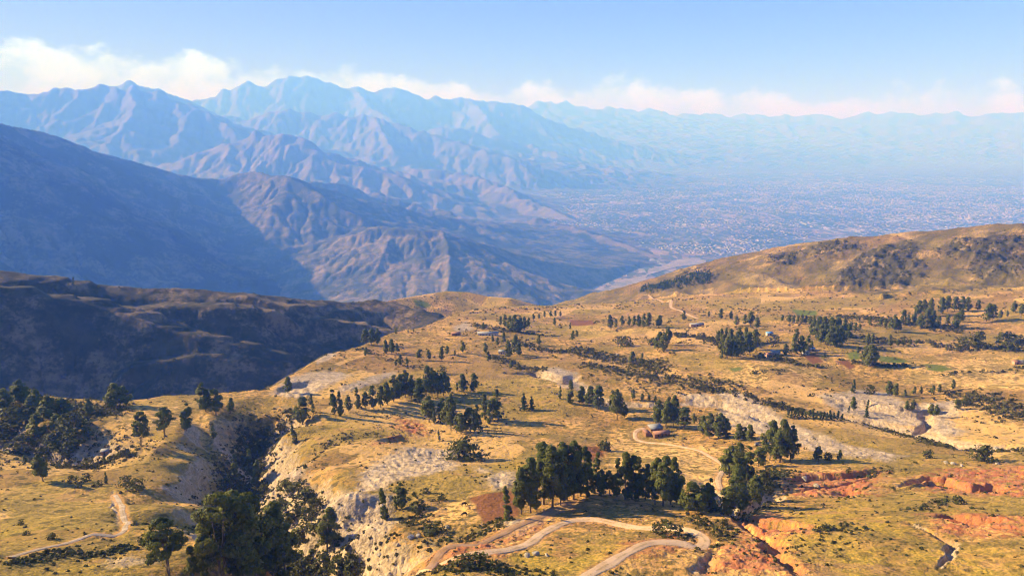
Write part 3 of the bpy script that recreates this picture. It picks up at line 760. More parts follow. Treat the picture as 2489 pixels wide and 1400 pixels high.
def ground_material(name='dry_ground', tint=(1.42, 1.27, 1.04), olive=0.0):
    s = NT(name)
    rock, red, yellow = s.attr('mask_a'); straw, plough, green = s.attr('mask_b'); scrub, hill, road = s.attr('mask_c')
    n1 = s.noise(.011, 4, .6); n2 = s.noise(.06, 5, .6); n3 = s.noise(.32, 5, .65); n4 = s.noise(1.3, 3, .6)
    c = s.mix(s.ramp(n2, .40, .62), (.50, .32, .125), (.31, .185, .07))
    c = s.mix(s.ramp(n1, .47, .64), c, (.25, .16, .05))
    c = s.mix(s.math('MULTIPLY', s.ramp(n3, .46, .58), .85), c, (.12, .095, .028))            # olive herb patches
    c = s.mix(s.math('MULTIPLY', straw, s.ramp(n3, .62, .40)), c, (.62, .42, .17))
    gy = s.mix(s.ramp(n4, .38, .62), (.40, .275, .05), (.20, .165, .032))
    c = s.mix(s.math('MULTIPLY', yellow, s.ramp(n2, .62, .42)), c, gy)
    c = s.mix(s.math('MULTIPLY', s.ramp(s.noise(.0075, 4, .6), .45, .57), .72), c, s.mix(s.ramp(n4, .38, .62), (.30, .225, .055), (.165, .135, .034)))   # greener pasture
    mott = s.noise(.045, 6, .68)
    c = s.mix(s.math('MULTIPLY', s.ramp(mott, .53, .57), .7), c, s.mix(s.ramp(n4, .4, .6), (.21, .16, .05), (.13, .105, .034)))
    c = s.mix(s.math('MULTIPLY', s.ramp(mott, .43, .39), .5), c, (.34, .205, .105))
    # old plots: faint differences from field to field
    mp = s.t.nodes.new('ShaderNodeMapping'); mp.inputs['Rotation'].default_value = (0, 0, .45); mp.inputs['Scale'].default_value = (1, .7, 0)
    s.t.links.new(s.geo.outputs['Position'], mp.inputs[0])
    pl = s.t.nodes.new('ShaderNodeTexVoronoi'); pl.inputs['Scale'].default_value = .016; pl.distance = 'CHEBYCHEV'
    s.t.links.new(mp.outputs[0], pl.inputs['Vector'])
    ps = s.t.nodes.new('ShaderNodeSeparateColor'); s.t.links.new(pl.outputs['Color'], ps.inputs[0])
    use = s.ramp(s.noise(.006, 3, .5), .46, .58)
    c = s.mix(s.math('MULTIPLY', use, s.ramp(ps.outputs[0], .62, .66, 0, .5)), c, (.23, .14, .065))
    c = s.mix(s.math('MULTIPLY', use, s.ramp(ps.outputs[1], .66, .70, 0, .6)), c, (.58, .39, .165))
    # grass tussocks seen as darker dots
    v = s.voro(.55); tus = s.math('MULTIPLY', s.ramp(v, .42, .22), s.ramp(n2, .44, .60))
    c = s.mix(s.math('MULTIPLY', tus, .75), c, (.07, .06, .018))
    v2 = s.voro(.16); c = s.mix(s.math('MULTIPLY', s.math('MULTIPLY', s.ramp(v2, .34, .22), s.ramp(n1, .42, .55)), .7), c, (.06, .056, .018))
    c = s.mix(s.math('MULTIPLY', green, .9), c, (.085, .125, .022))
    if olive: c = s.mix(s.math('MULTIPLY', s.ramp(s.noise(.018, 5, .65), .40, .60), olive), c, (.115, .095, .036))
    # hill with scrub patches
    c = s.mix(s.math('MULTIPLY', hill, s.ramp(s.noise(.11, 4, .6), .48, .60)), c, (.25, .19, .135))
    hp = s.math('MULTIPLY', hill, s.ramp(s.noise(.05, 5, .65), .36, .50))
    c = s.mix(s.math('MULTIPLY', hp, .8), c, (.045, .046, .018))
    c = s.mix(s.math('MULTIPLY', scrub, s.ramp(n3, .40, .52)), c, (.075, .072, .024))
    # bare soils
    rc = s.mix(s.ramp(s.noise(.12, 6, .65, stretch=(1, 1, 3.5)), .35, .65), (.31, .155, .085), (.34, .115, .058))
    rc = s.mix(s.math('MULTIPLY', s.ramp(n4, .5, .7), .35), rc, (.46, .27, .15))
    rm = s.math('MULTIPLY', red, s.ramp(s.math('ADD', n3, s.math('MULTIPLY', red, .16)), .52, .68), clamp=True)
    c = s.mix(rm, c, rc)
    st = s.noise(.22, 6, .7, stretch=(1, 1, 4), dist=.6)
    kc = s.mix(s.ramp(st, .36, .66), (.235, .19, .15), (.43, .365, .30))
    km = s.math('MULTIPLY', rock, s.ramp(s.math('ADD', n3, s.math('MULTIPLY', rock, .30)), .52, .64), clamp=True)
    c = s.mix(km, c, kc)
    pc = s.mix(s.ramp(s.noise(1.2, 3, .6, stretch=(.35, 2.2, 1)), .4, .6), (.185, .085, .038), (.135, .062, .03))
    c = s.mix(plough, c, pc)
    c = s.mix(s.math('MULTIPLY', road, s.ramp(n4, .3, .6)), c, (.40, .225, .10))
    s.color(s.mix(1.0, c, tint, 'MULTIPLY'))
    h = s.math('ADD', s.math('MULTIPLY', n3, .8), s.math('MULTIPLY', n4, .35))
    h = s.math('SUBTRACT', h, s.math('MULTIPLY', v, -.15))
    s.bump(h, 1.0, 1.6)
    return s.m
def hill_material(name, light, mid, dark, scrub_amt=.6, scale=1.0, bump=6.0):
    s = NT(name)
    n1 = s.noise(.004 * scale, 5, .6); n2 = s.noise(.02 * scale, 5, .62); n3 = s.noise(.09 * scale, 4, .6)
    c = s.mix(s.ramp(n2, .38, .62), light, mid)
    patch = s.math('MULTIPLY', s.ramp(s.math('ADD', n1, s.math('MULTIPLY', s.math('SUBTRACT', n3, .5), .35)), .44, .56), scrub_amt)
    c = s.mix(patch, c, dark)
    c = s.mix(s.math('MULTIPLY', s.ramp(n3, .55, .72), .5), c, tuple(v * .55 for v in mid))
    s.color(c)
    s.bump(s.math('ADD', n2, s.math('MULTIPLY', n3, .5)), .8, bump)
    return s.m
def plain_material():
    s = NT('valley_floor')
    def cells(scale, rot, stretch):
        mp = s.t.nodes.new('ShaderNodeMapping'); mp.inputs['Rotation'].default_value = (0, 0, rot); mp.inputs['Scale'].default_value = stretch
        s.t.links.new(s.geo.outputs['Position'], mp.inputs[0])
        c = s.t.nodes.new('ShaderNodeTexVoronoi'); c.inputs['Scale'].default_value = scale; c.distance = 'CHEBYCHEV'
        s.t.links.new(mp.outputs[0], c.inputs['Vector'])
        q = s.t.nodes.new('ShaderNodeSeparateColor'); s.t.links.new(c.outputs['Color'], q.inputs[0])
        return q.outputs[0], q.outputs[1], q.outputs[2]
    f0, f1, f2 = cells(.0040, .25, (1, .33, 1))          # fields
    h0, h1, h2 = cells(.020, .2, (1, .30, 1))           # plots and roofs
    n0 = s.noise(.00022, 4, .6); n1 = s.noise(.0009, 5, .65); n2 = s.noise(.005, 4, .65)
    c = s.mix(s.ramp(f0, .2, .8), (.30, .215, .155), (.14, .125, .075))
    c = s.mix(s.ramp(f1, .60, .68), c, (.055, .08, .035))
    c = s.mix(s.math('MULTIPLY', s.ramp(n2, .46, .56), .85), c, (.035, .055, .026))        # tree belts
    c = s.mix(s.math('MULTIPLY', s.ramp(n1, .54, .66), .7), c, (.36, .245, .17))          # bare pinkish ground
    built = s.math('MULTIPLY', s.ramp(n1, .62, .44), s.ramp(n0, .40, .55))
    roof = s.mix(h1, (.26, .19, .155), (.62, .58, .54))
    m = s.math('MULTIPLY', s.ramp(h0, .60, .66), s.math('ADD', s.math('MULTIPLY', built, .7), .15))
    c = s.mix(m, c, roof)
    c = s.mix(s.math('MULTIPLY', s.ramp(h2, .60, .68), .75), c, (.04, .06, .028))
    s.color(c); return s.m
M_GROUND = ground_material()
M_GRASSY = ground_material('grassy_slope', (.95, .92, .95), .75)
M_HILLS = {
 'gullied_hill': hill_material('scrub_slope', (.23, .175, .095), (.105, .10, .045), (.032, .044, .021), .85, .8, 5),
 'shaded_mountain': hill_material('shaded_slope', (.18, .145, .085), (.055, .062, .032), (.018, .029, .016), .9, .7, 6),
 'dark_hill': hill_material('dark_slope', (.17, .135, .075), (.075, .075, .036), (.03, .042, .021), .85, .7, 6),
 'low_hill': hill_material('low_slope', (.21, .155, .095), (.15, .115, .065), (.055, .06, .03), .6, .7, 4),
 'brown_mountain': hill_material('brown_slope', (.20, .165, .115), (.14, .12, .08), (.06, .068, .04), .5, .5, 10),
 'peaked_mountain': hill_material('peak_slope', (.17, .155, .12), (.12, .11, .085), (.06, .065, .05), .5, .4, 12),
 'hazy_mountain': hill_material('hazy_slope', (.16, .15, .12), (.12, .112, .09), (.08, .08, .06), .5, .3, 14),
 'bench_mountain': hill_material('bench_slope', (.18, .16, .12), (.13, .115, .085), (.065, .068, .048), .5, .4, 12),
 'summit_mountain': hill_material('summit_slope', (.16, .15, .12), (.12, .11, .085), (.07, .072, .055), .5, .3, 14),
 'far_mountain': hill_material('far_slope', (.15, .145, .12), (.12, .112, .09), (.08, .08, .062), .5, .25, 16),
}
M_PLAIN = plain_material()

def region_objects(g, reg, names, mats, attrs=None, drop=None, labels=None):
    nv, nu = g.Z.shape
    co = np.stack([g.X, g.Y, g.Z], -1).reshape(-1, 3)
    idx = np.arange(nv * nu).reshape(nv, nu)
    quads = np.stack([idx[:-1, :-1], idx[:-1, 1:], idx[1:, 1:], idx[1:, :-1]], -1).reshape(-1, 4)
    fr = reg[:-1, :-1].ravel()
    keep = np.ones(len(quads), bool) if drop is None else ~(drop[:-1, :-1] & drop[1:, :-1] & drop[:-1, 1:] & drop[1:, 1:]).ravel()
    for r, nm in enumerate(names):
        q = quads[(fr == r) & keep]
        if len(q) == 0: continue
        used, inv = np.unique(q.ravel(), return_inverse=True)
        at = {k: v.reshape(-1, 4)[used] for k, v in attrs.items()} if attrs else None
        me = np_mesh(nm, co[used], inv.reshape(-1, 4), mats[r], True, at)
        o = link(nm, me)
        tag(o, labels[nm], None, None, 'structure')
def clean_regions(reg, n, it=4):
    """majority filter so that the pieces of the setting meet along clean lines"""
    for _ in range(it):
        best = np.zeros(reg.shape, np.float32) - 1; out = reg.copy()
        for r in range(n):
            m = (reg == r).astype(np.float32)
            k = m.copy()
            for a in (1, 2, 3):
                k += np.roll(m, a, 0) + np.roll(m, -a, 0) + np.roll(m, a, 1) + np.roll(m, -a, 1)
            out = np.where(k > best, r, out); best = np.maximum(best, k)
        reg = out
    return reg
def build_terrain_objects():
    g = G1
    one = np.ones(g.Z.shape, np.float32)
    A = np.stack([MASK['rock'], MASK['red'], MASK['yellow'], one], -1)
    B = np.stack([MASK['straw'], MASK['plough'], MASK['green'], one], -1)
    C = np.stack([MASK['scrub'], MASK['hill_scrub'], g.road, one], -1)
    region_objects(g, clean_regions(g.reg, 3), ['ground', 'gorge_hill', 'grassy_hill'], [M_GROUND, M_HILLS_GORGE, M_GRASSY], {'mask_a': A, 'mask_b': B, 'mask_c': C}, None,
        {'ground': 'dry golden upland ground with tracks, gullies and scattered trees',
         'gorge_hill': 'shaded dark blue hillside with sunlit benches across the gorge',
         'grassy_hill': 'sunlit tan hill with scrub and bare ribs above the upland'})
    g = G2
    drop = (g.reg == 0) & (g.Z < g.floor + 8)
    labels = {'gullied_hill': 'steep gullied hill with small fields on top above the gorge', 'shaded_mountain': 'big blue shaded mountain ridge with a sunlit spur',
     'dark_hill': 'dark blue hump and ridge behind the gullied hill', 'low_hill': 'low smooth hill sloping down to the valley town', 'brown_mountain': 'brown mountain with sharp parallel gullies',
     'peaked_mountain': 'hazy mountain with a jagged top above the big shaded ridge', 'hazy_mountain': 'pale thin crest behind the jagged mountain', 'bench_mountain': 'hazy mountain shelf below the highest summit',
     'summit_mountain': 'highest flat-topped pale blue mountain range', 'far_mountain': 'faint far mountain wall beyond the valley town', 'river_gravel': ''}
    names = list(REGIONS); names[0] = 'valley_slope'
    labels['valley_slope'] = 'gentle ground between the foothills and the plain'
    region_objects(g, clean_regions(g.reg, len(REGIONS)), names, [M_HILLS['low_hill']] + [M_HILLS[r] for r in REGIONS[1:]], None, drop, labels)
    # the plain itself: one coarse sheet that runs under the mountains and on to the horizon
    az = np.linspace(R(-60), R(60), 160); lv = np.exp(np.linspace(math.log(1850), math.log(68000), 150))
    U, V = np.meshgrid(az, lv); X, Y = V * np.sin(U), V * np.cos(U)
    Z = PLAIN + 110 * sstep(R(2), R(-22), U) * sstep(7000 * FS, 2600 * FS, V) + 1.0
    idx = np.arange(U.size).reshape(U.shape)
    f = np.stack([idx[:-1, :-1], idx[:-1, 1:], idx[1:, 1:], idx[1:, :-1]], -1).reshape(-1, 4)
    o = link('valley_ground', np_mesh('valley_ground', np.stack([X, Y, Z], -1).reshape(-1, 3), f, M_PLAIN))
    tag(o, 'broad hazy valley plain patched with fields and town', None, None, 'structure')
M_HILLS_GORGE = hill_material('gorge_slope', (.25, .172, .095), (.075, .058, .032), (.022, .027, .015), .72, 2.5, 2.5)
build_terrain_objects()
def build_outer():
    """the country out of frame: the land goes on round the viewer and behind, down to the same valley level"""
    r0 = np.concatenate([np.exp(np.linspace(math.log(3), math.log(94), 14)), np.exp(np.linspace(math.log(96), math.log(1900), 40)), np.exp(np.linspace(math.log(2000), math.log(60000), 46))])
    def prof(az):
        z = np.zeros(len(r0))
        near = r0 < 1800
        d1 = np.clip(r0, 97, 1880)
        z1 = G1.sample(d1 * math.sin(az), d1 * math.cos(az)); d2 = np.clip(r0, 1850, 59000)
        z2 = G2.sample(d2 * math.sin(az), d2 * math.cos(az))
        return np.where(near, z1, z2)
    a0, a1 = R(40), R(-43) + 2 * math.pi
    pr, pl = prof(R(39.98)), prof(R(-42.98))
    az = np.linspace(a0, a1, 150); t = sstep(0, 1, (az - a0) / (a1 - a0))[None]
    U, D = np.meshgrid(az, r0)
    Z = pr[:, None] * (1 - t) + pl[:, None] * t
    mid = np.sin(np.pi * (az - a0) / (a1 - a0))[None] ** 2
    X, Y = D * np.sin(U), D * np.cos(U)
    Z = Z + mid * (fbm(X / 400, Y / 400, 5, .5, 401) * np.clip(D * .06, 0, 60) + fbm(X / 5000, Y / 5000, 4, .5, 405) * np.clip(D * .03, 0, 300))
    idx = np.arange(U.size).reshape(U.shape)
    f = np.stack([idx[:-1, :-1], idx[:-1, 1:], idx[1:, 1:], idx[1:, :-1]], -1).reshape(-1, 4)
    o = link('outer_terrain', np_mesh('outer_terrain', np.stack([X, Y, Z], -1).reshape(-1, 3), f, M_HILLS['gullied_hill']))
    tag(o, 'open upland and valley country around the viewpoint', None, None, 'structure')
    k = 14; az = np.linspace(R(-43), R(40), 60); U, D = np.meshgrid(az, r0[:k]); D[-1] = 95.2
    X, Y = D * np.sin(U), D * np.cos(U)
    Z = np.repeat(G1.sample(95.5 * np.sin(az), 95.5 * np.cos(az))[None], k, 0)
    idx = np.arange(U.size).reshape(U.shape)
    f = np.stack([idx[:-1, :-1], idx[:-1, 1:], idx[1:, 1:], idx[1:, :-1]], -1).reshape(-1, 4)
    o = link('near_terrain', np_mesh('near_terrain', np.stack([X, Y, Z], -1).reshape(-1, 3), f, M_GROUND))
    tag(o, 'dry ground straight below the viewpoint', None, None, 'structure')
build_outer()

# ------------------------------------------------------------------ haze: one closed box of blue air round everything
def build_haze():
    bm = bmesh.new(); bmesh.ops.create_cube(bm, size=1.0)
    me = bpy.data.meshes.new('haze'); bm.to_mesh(me); bm.free()
    o = link('haze', me)
    x0, x1, y0, y1, z0, z1 = -70000, 70000, -3000, 70000, PLAIN - 60, 1660 * FS
    o.location = ((x0 + x1) / 2, (y0 + y1) / 2, (z0 + z1) / 2); o.scale = (x1 - x0, y1 - y0, z1 - z0)
    m = bpy.data.materials.new('haze_air'); m.use_nodes = True
    nt = m.node_tree; nt.nodes.clear()
    out = nt.nodes.new('ShaderNodeOutputMaterial'); v = nt.nodes.new('ShaderNodeVolumePrincipled')
    v.inputs['Color'].default_value = HAZE_COLOR
    v.inputs['Absorption Color'].default_value = (.95, .84, 1, 1)
    v.inputs['Density'].default_value = HAZE_DENSITY
    v.inputs['Anisotropy'].default_value = 0.0
    nt.links.new(v.outputs[0], out.inputs['Volume'])
    me.materials.append(m)
    tag(o, 'blue haze filling the valley air', None, None, 'stuff')
HAZE_COLOR, HAZE_DENSITY = (.095, .27, 1.0, 1), 1.5e-4
build_haze()

# ------------------------------------------------------------------ tracks, riverbed, town on the plain
def road_material(name, pale, dull, middle, verge):
    s = NT(name)
    across, _, _ = s.attr('across')                       # 0 at one verge, 1 at the other
    n1 = s.noise(.22, 4, .6); n2 = s.noise(1.6, 4, .65); n3 = s.noise(6.0, 2, .5)
    c = s.mix(s.ramp(n1, .35, .65), pale, dull)
    c = s.mix(s.math('MULTIPLY', s.ramp(n2, .52, .7), .45), c, tuple(v * .62 for v in dull))
    off = s.math('ABSOLUTE', s.math('SUBTRACT', across, .5))
    mid = s.math('MULTIPLY', s.ramp(off, .12, .03), s.ramp(s.math('ADD', s.math('MULTIPLY', n1, .6), s.math('MULTIPLY', n2, .4)), .44, .56))
    c = s.mix(s.math('MULTIPLY', mid, .5), c, middle)
    edge = s.ramp(s.math('ADD', off, s.math('MULTIPLY', s.math('SUBTRACT', n2, .5), .45)),   .40, .49)
    c = s.mix(edge, c, s.mix(s.ramp(n3, .4, .6), verge, middle))
    s.color(c); s.bump(s.math('ADD', n2, s.math('MULTIPLY', n3, .4)), .7, .18); return s.m
M_ROAD = road_material('track_dust', (.74, .50, .29), (.62, .40, .215), (.30, .20, .085), (.42, .26, .11))
M_ROAD_GREY = road_material('track_gravel', (.50, .395, .29), (.36, .27, .19), (.24, .17, .08), (.34, .23, .10))
M_ROAD_RED = road_material('track_red_soil', (.50, .30, .165), (.42, .235, .12), (.33, .205, .085), (.40, .235, .10))
def build_roads():
    lab = {'track_upper': 'faint reddish track climbing behind the dirt road to the grove', 'track_main': 'pale dirt road with a hairpin bend below the grove',
           'track_house': 'dirt road curving from the farmhouse down to the trees', 'track_left': 'narrow grey path crossing the slope beside the gorge', 'track_hill': 'pale track zigzagging on the foot of the grassy hill'}
    for k, (nm, (L, w)) in enumerate(ROAD_LINES.items()):
        T = np.gradient(L[:, :2], axis=0); T /= np.linalg.norm(T, axis=1)[:, None] + 1e-9
        Nn = np.stack([-T[:, 1], T[:, 0]], 1)
        s = np.arange(len(L)) * 1.5
        m = 9; rows = []
        for j in range(m):
            f = j / (m - 1) * 2 - 1
            wid = w / 2 * 1.12 * (1 + .38 * perlin(s / 9, s * 0 + (1.3 if f > 0 else 7.7), 111 + k))
            if nm == 'track_main': wid = wid * (1 + .15 * np.exp(-((s - s[-1] * .62) / 14) ** 2))
            p = L[:, :2] + Nn * (f * wid)[:, None]
            rut = -.07 * math.exp(-((abs(f) - .5) / .16) ** 2)
            z = np.maximum(L[:, 2], G1.sample(p[:, 0], p[:, 1])) + (.07 if abs(f) < .9 else -.12) + rut
            rows.append(np.column_stack([p, z]))
        V = np.stack(rows, 1); n = len(L)
        idx = np.arange(n * m).reshape(n, m)
        f = np.stack([idx[:-1, :-1], idx[1:, :-1], idx[1:, 1:], idx[:-1, 1:]], -1).reshape(-1, 4)
        o = link('road' if nm in ('track_main', 'track_house') else 'path', np_mesh('road', V.reshape(-1, 3), f, M_ROAD_GREY if nm == 'track_left' else (M_ROAD_RED if nm == 'track_upper' else M_ROAD), True, {'across': np.repeat(np.tile(np.linspace(0, 1, m), n)[:, None], 4, 1)}))
        tag(o, lab[nm], None, None, 'structure')
build_roads()
def on_plain(px, py, z=PLAIN + 4):
    az, te = ray(px, py); d = z / te
    return np.array([d * math.sin(az), d * math.cos(az), z])
def build_river():
    s = NT('river_gravel'); n = s.noise(.02, 5, .6); n2 = s.noise(.006, 4, .6, stretch=(1, 3, 1))
    c = s.mix(s.ramp(n, .4, .6), (.36, .295, .24), (.27, .215, .17))
    s.color(s.mix(s.ramp(n2, .55, .62), c, (.19, .19, .17)))
    C = smooth_line([on_plain(*p) for p in RIVER_MID], 60)
    n_ = 60; t = np.linspace(0, len(C) - 1, n_); i = np.clip(t.astype(int), 0, len(C) - 2); fr_ = (t - i)[:, None]
    C = C[i] * (1 - fr_) + C[i + 1] * fr_
    T = np.gradient(C[:, :2], axis=0); T /= np.linalg.norm(T, axis=1)[:, None]
    wd = 75 + 45 * np.sin(np.linspace(0, 9, n_)) + 25 * np.sin(np.linspace(1, 23, n_))
    Nn = np.column_stack([-T[:, 1], T[:, 0], np.zeros(n_)]) * wd[:, None]
    A, B = C + Nn, C - Nn
    m = 8; V = np.stack([A + (B - A) * (j / (m - 1)) for j in range(m)], 1)
    V[..., 0] += fbm(V[..., 0] / 120, V[..., 1] / 120, 3, .5, 5) * 20
    idx = np.arange(n_ * m).reshape(n_, m)
    f = np.stack([idx[:-1, :-1], idx[:-1, 1:], idx[1:, 1:], idx[1:, :-1]], -1).reshape(-1, 4)
    o = link('river', np_mesh('river', V.reshape(-1, 3), f, s.m)); tag(o, 'wide pale gravel riverbed at the gorge mouth', None, None, 'structure')
build_river()
def build_town():
    r = np.random.RandomState(11)
    def facing(name, a, b):
        s = NT(name); n = s.noise(.013, 2, .5)
        s.color(s.mix(s.ramp(n, .42, .58), a, b)); return s.m
    mats = [facing('town_plaster', (.38, .35, .33), (.23, .18, .15)), facing('town_roof', (.23, .155, .12), (.38, .36, .34))]
    N = 24000
    az = r.uniform(R(2), R(39), N * 3)
    d = np.exp(r.uniform(math.log(4600 * FS), math.log(13500 * FS), N * 3))
    x, y = d * np.sin(az), d * np.cos(az)
    dens = fbm(x / 2300, y / 2300, 4, .6, 201) * .9 + sstep(R(8), R(30), az) * .55 * sstep(5200 * FS, 9000 * FS, d) + .05
    street = np.maximum(np.abs(np.sin(x / 75 + y / 400)), np.abs(np.sin(y / 130 - x / 500)))
    ok = (r.rand(N * 3) < np.clip(dens + .02, .02, .9)) & (street > .55)
    az, d, x, y = az[ok][:N], d[ok][:N], x[ok][:N], y[ok][:N]
    gz = G2.sample(x, y)
    ok = (gz < PLAIN + 10); x, y, d = x[ok], y[ok], d[ok]; n = len(x)
    w = r.uniform(8, 20, n) * (1 + (r.rand(n) < .03) * 1.2); l = w * r.uniform(.8, 2.6, n); h = r.uniform(3.5, 8, n) * (1 + (r.rand(n) < .03) * 1.0)
    a = r.uniform(-.2, .2, n) + .5
    c, s = np.cos(a), np.sin(a)
    base = np.array([(-1, -1, 0), (1, -1, 0), (1, 1, 0), (-1, 1, 0), (-1, -1, 1), (1, -1, 1), (1, 1, 1), (-1, 1, 1)], float)
    lx = base[None, :, 0] * w[:, None] / 2; ly = base[None, :, 1] * l[:, None] / 2
    V = np.stack([x[:, None] + lx * c[:, None] - ly * s[:, None], y[:, None] + lx * s[:, None] + ly * c[:, None], PLAIN + base[None, :, 2] * h[:, None]], -1)
    F = np.array([(0, 1, 5, 4), (1, 2, 6, 5), (2, 3, 7, 6), (3, 0, 4, 7), (4, 5, 6, 7)])
    faces = (F[None] + (np.arange(n) * 8)[:, None, None]).reshape(-1, 4)
    me = np_mesh('town', V.reshape(-1, 3), faces, mats, False)
    mi = np.zeros((n, 5), np.int32); mi[:, 4] = (r.rand(n) < .45)
    me.polygons.foreach_set('material_index', mi.ravel())
    o = link('town', me); tag(o, 'far town of countless small pale buildings spread over the plain', 'town', None, 'stuff')
    # orchards and tree belts between the houses
    s = NT('belt_leaf'); s.color(s.mix(s.ramp(s.noise(.03, 3, .6), .4, .6), (.035, .055, .022), (.06, .075, .03)))
    N = 16000
    az = r.uniform(R(1), R(39), N * 3); d = np.exp(r.uniform(math.log(4600 * FS), math.log(12000 * FS), N * 3)); x, y = d * np.sin(az), d * np.cos(az)
    dens = fbm(x / 900, y / 900, 4, .6, 231)
    ok = (dens > .02) & (G2.sample(x, y) < PLAIN + 10); x, y, d = x[ok][:N], y[ok][:N], d[ok][:N]; n = len(x)
    k = r.uniform(5, 12, n) * np.clip(d / 9000, .8, 1.8)
    ico = np.array([(1, 0, .35), (.3, .95, .4), (-.8, .6, .35), (-.8, -.6, .4), (.3, -.95, .35), (0, 0, 1)])
    jit = r.uniform(.7, 1.3, (n, 6, 1))
    V = np.stack([x, y, np.full(n, PLAIN)], -1)[:, None] + ico[None] * jit * k[:, None, None] * np.array([1.2, 1.2, .8])
    F = np.array([(0, 1, 5), (1, 2, 5), (2, 3, 5), (3, 4, 5), (4, 0, 5)])
    o = link('valley_woods', np_mesh('valley_woods', V.reshape(-1, 3), (F[None] + (np.arange(n) * 6)[:, None, None]).reshape(-1, 3), s.m, False))
    tag(o, 'dark tree belts and orchards between the houses of the plain', 'woods', None, 'stuff')
build_town()

# ------------------------------------------------------------------ vegetation
def leaf_material(name, a, b, tint):
    s = NT(name)
    oi = s.t.nodes.new('ShaderNodeObjectInfo')
    n = s.noise(.9, 3, .6)
    c = s.mix(s.ramp(n, .35, .65), a, b)
    c = s.mix(s.math('MULTIPLY', oi.outputs['Random'], .55), c, tint)
    s.color(c)
    s.bsdf.inputs['Roughness'].default_value = .6
    tr = s.t.nodes.new('ShaderNodeBsdfTranslucent'); s.put(c, tr.inputs['Color'])
    mx = s.t.nodes.new('ShaderNodeMixShader'); mx.inputs[0].default_value = .3
    s.t.links.new(s.bsdf.outputs[0], mx.inputs[1]); s.t.links.new(tr.outputs[0], mx.inputs[2]); s.t.links.new(mx.outputs[0], s.out.inputs['Surface'])
    return s.m
def bark_material():
    s = NT('bark'); n = s.noise(1.6, 4, .6, stretch=(1, 1, .25))
    s.color(s.mix(s.ramp(n, .35, .65), (.30, .235, .165), (.135, .10, .07))); return s.m
M_EUC = leaf_material('eucalyptus_leaf', (.115, .132, .026), (.215, .20, .040), (.10, .13, .036))
M_PINE = leaf_material('pine_needle', (.045, .074, .026), (.080, .105, .036), (.065, .085, .028))
M_BUSH = leaf_material('bush_leaf', (.085, .088, .022), (.14, .122, .032), (.060, .076, .022))
M_SCRUB = leaf_material('scrub_leaf', (.075, .074, .021), (.13, .108, .032), (.10, .085, .028))
M_BARK = bark_material()

def leaves(r, centers, outward, size, stretch=1.5):
    """leaf-clump quads: random facing, biased outwards and hanging"""
    n = len(centers)
    nrm = r.normal(size=(n, 3)) * .55 + outward * 1.35; nrm[:, 2] += .2
    nrm /= np.linalg.norm(nrm, axis=1)[:, None] + 1e-9
    ref = np.tile([0, 0, 1.0], (n, 1)) + r.normal(size=(n, 3)) * .45
    u = np.cross(nrm, ref); u /= np.linalg.norm(u, axis=1)[:, None] + 1e-9
    v = np.cross(u, nrm)
    a = (size * r.uniform(.6, 1.3, n))[:, None] * .5; b = a * stretch
    q = np.stack([centers - u * a * .75 - v * b, centers + u * a * .75 - v * b * .8, centers + u * a + v * b * .7, centers - u * a * .6 + v * b], 1)
    q[:, 2] += nrm * a * .35
    return q.reshape(-1, 3)
def tube(path, radii, sides=7):
    path = np.array(path, float); n = len(path); V = []; 
    T = np.gradient(path, axis=0); T /= np.linalg.norm(T, axis=1)[:, None] + 1e-9
    for p, t, rad in zip(path, T, radii):
        u = np.cross(t, [1, .13, .07]); u /= np.linalg.norm(u) + 1e-9; v = np.cross(t, u)
        for k in range(sides):
            a = 2 * math.pi * k / sides; V.append(p + (u * math.cos(a) + v * math.sin(a)) * rad)
    F = [(i * sides + k, i * sides + (k + 1) % sides, (i + 1) * sides + (k + 1) % sides, (i + 1) * sides + k) for i in range(n - 1) for k in range(sides)]
    return np.array(V), F
def join(parts):
    V, F, o = [], [], 0
    for v, f in parts:
        V.append(v); F += [tuple(i + o for i in q) for q in f]; o += len(v)
    return np.concatenate(V), np.array(F)
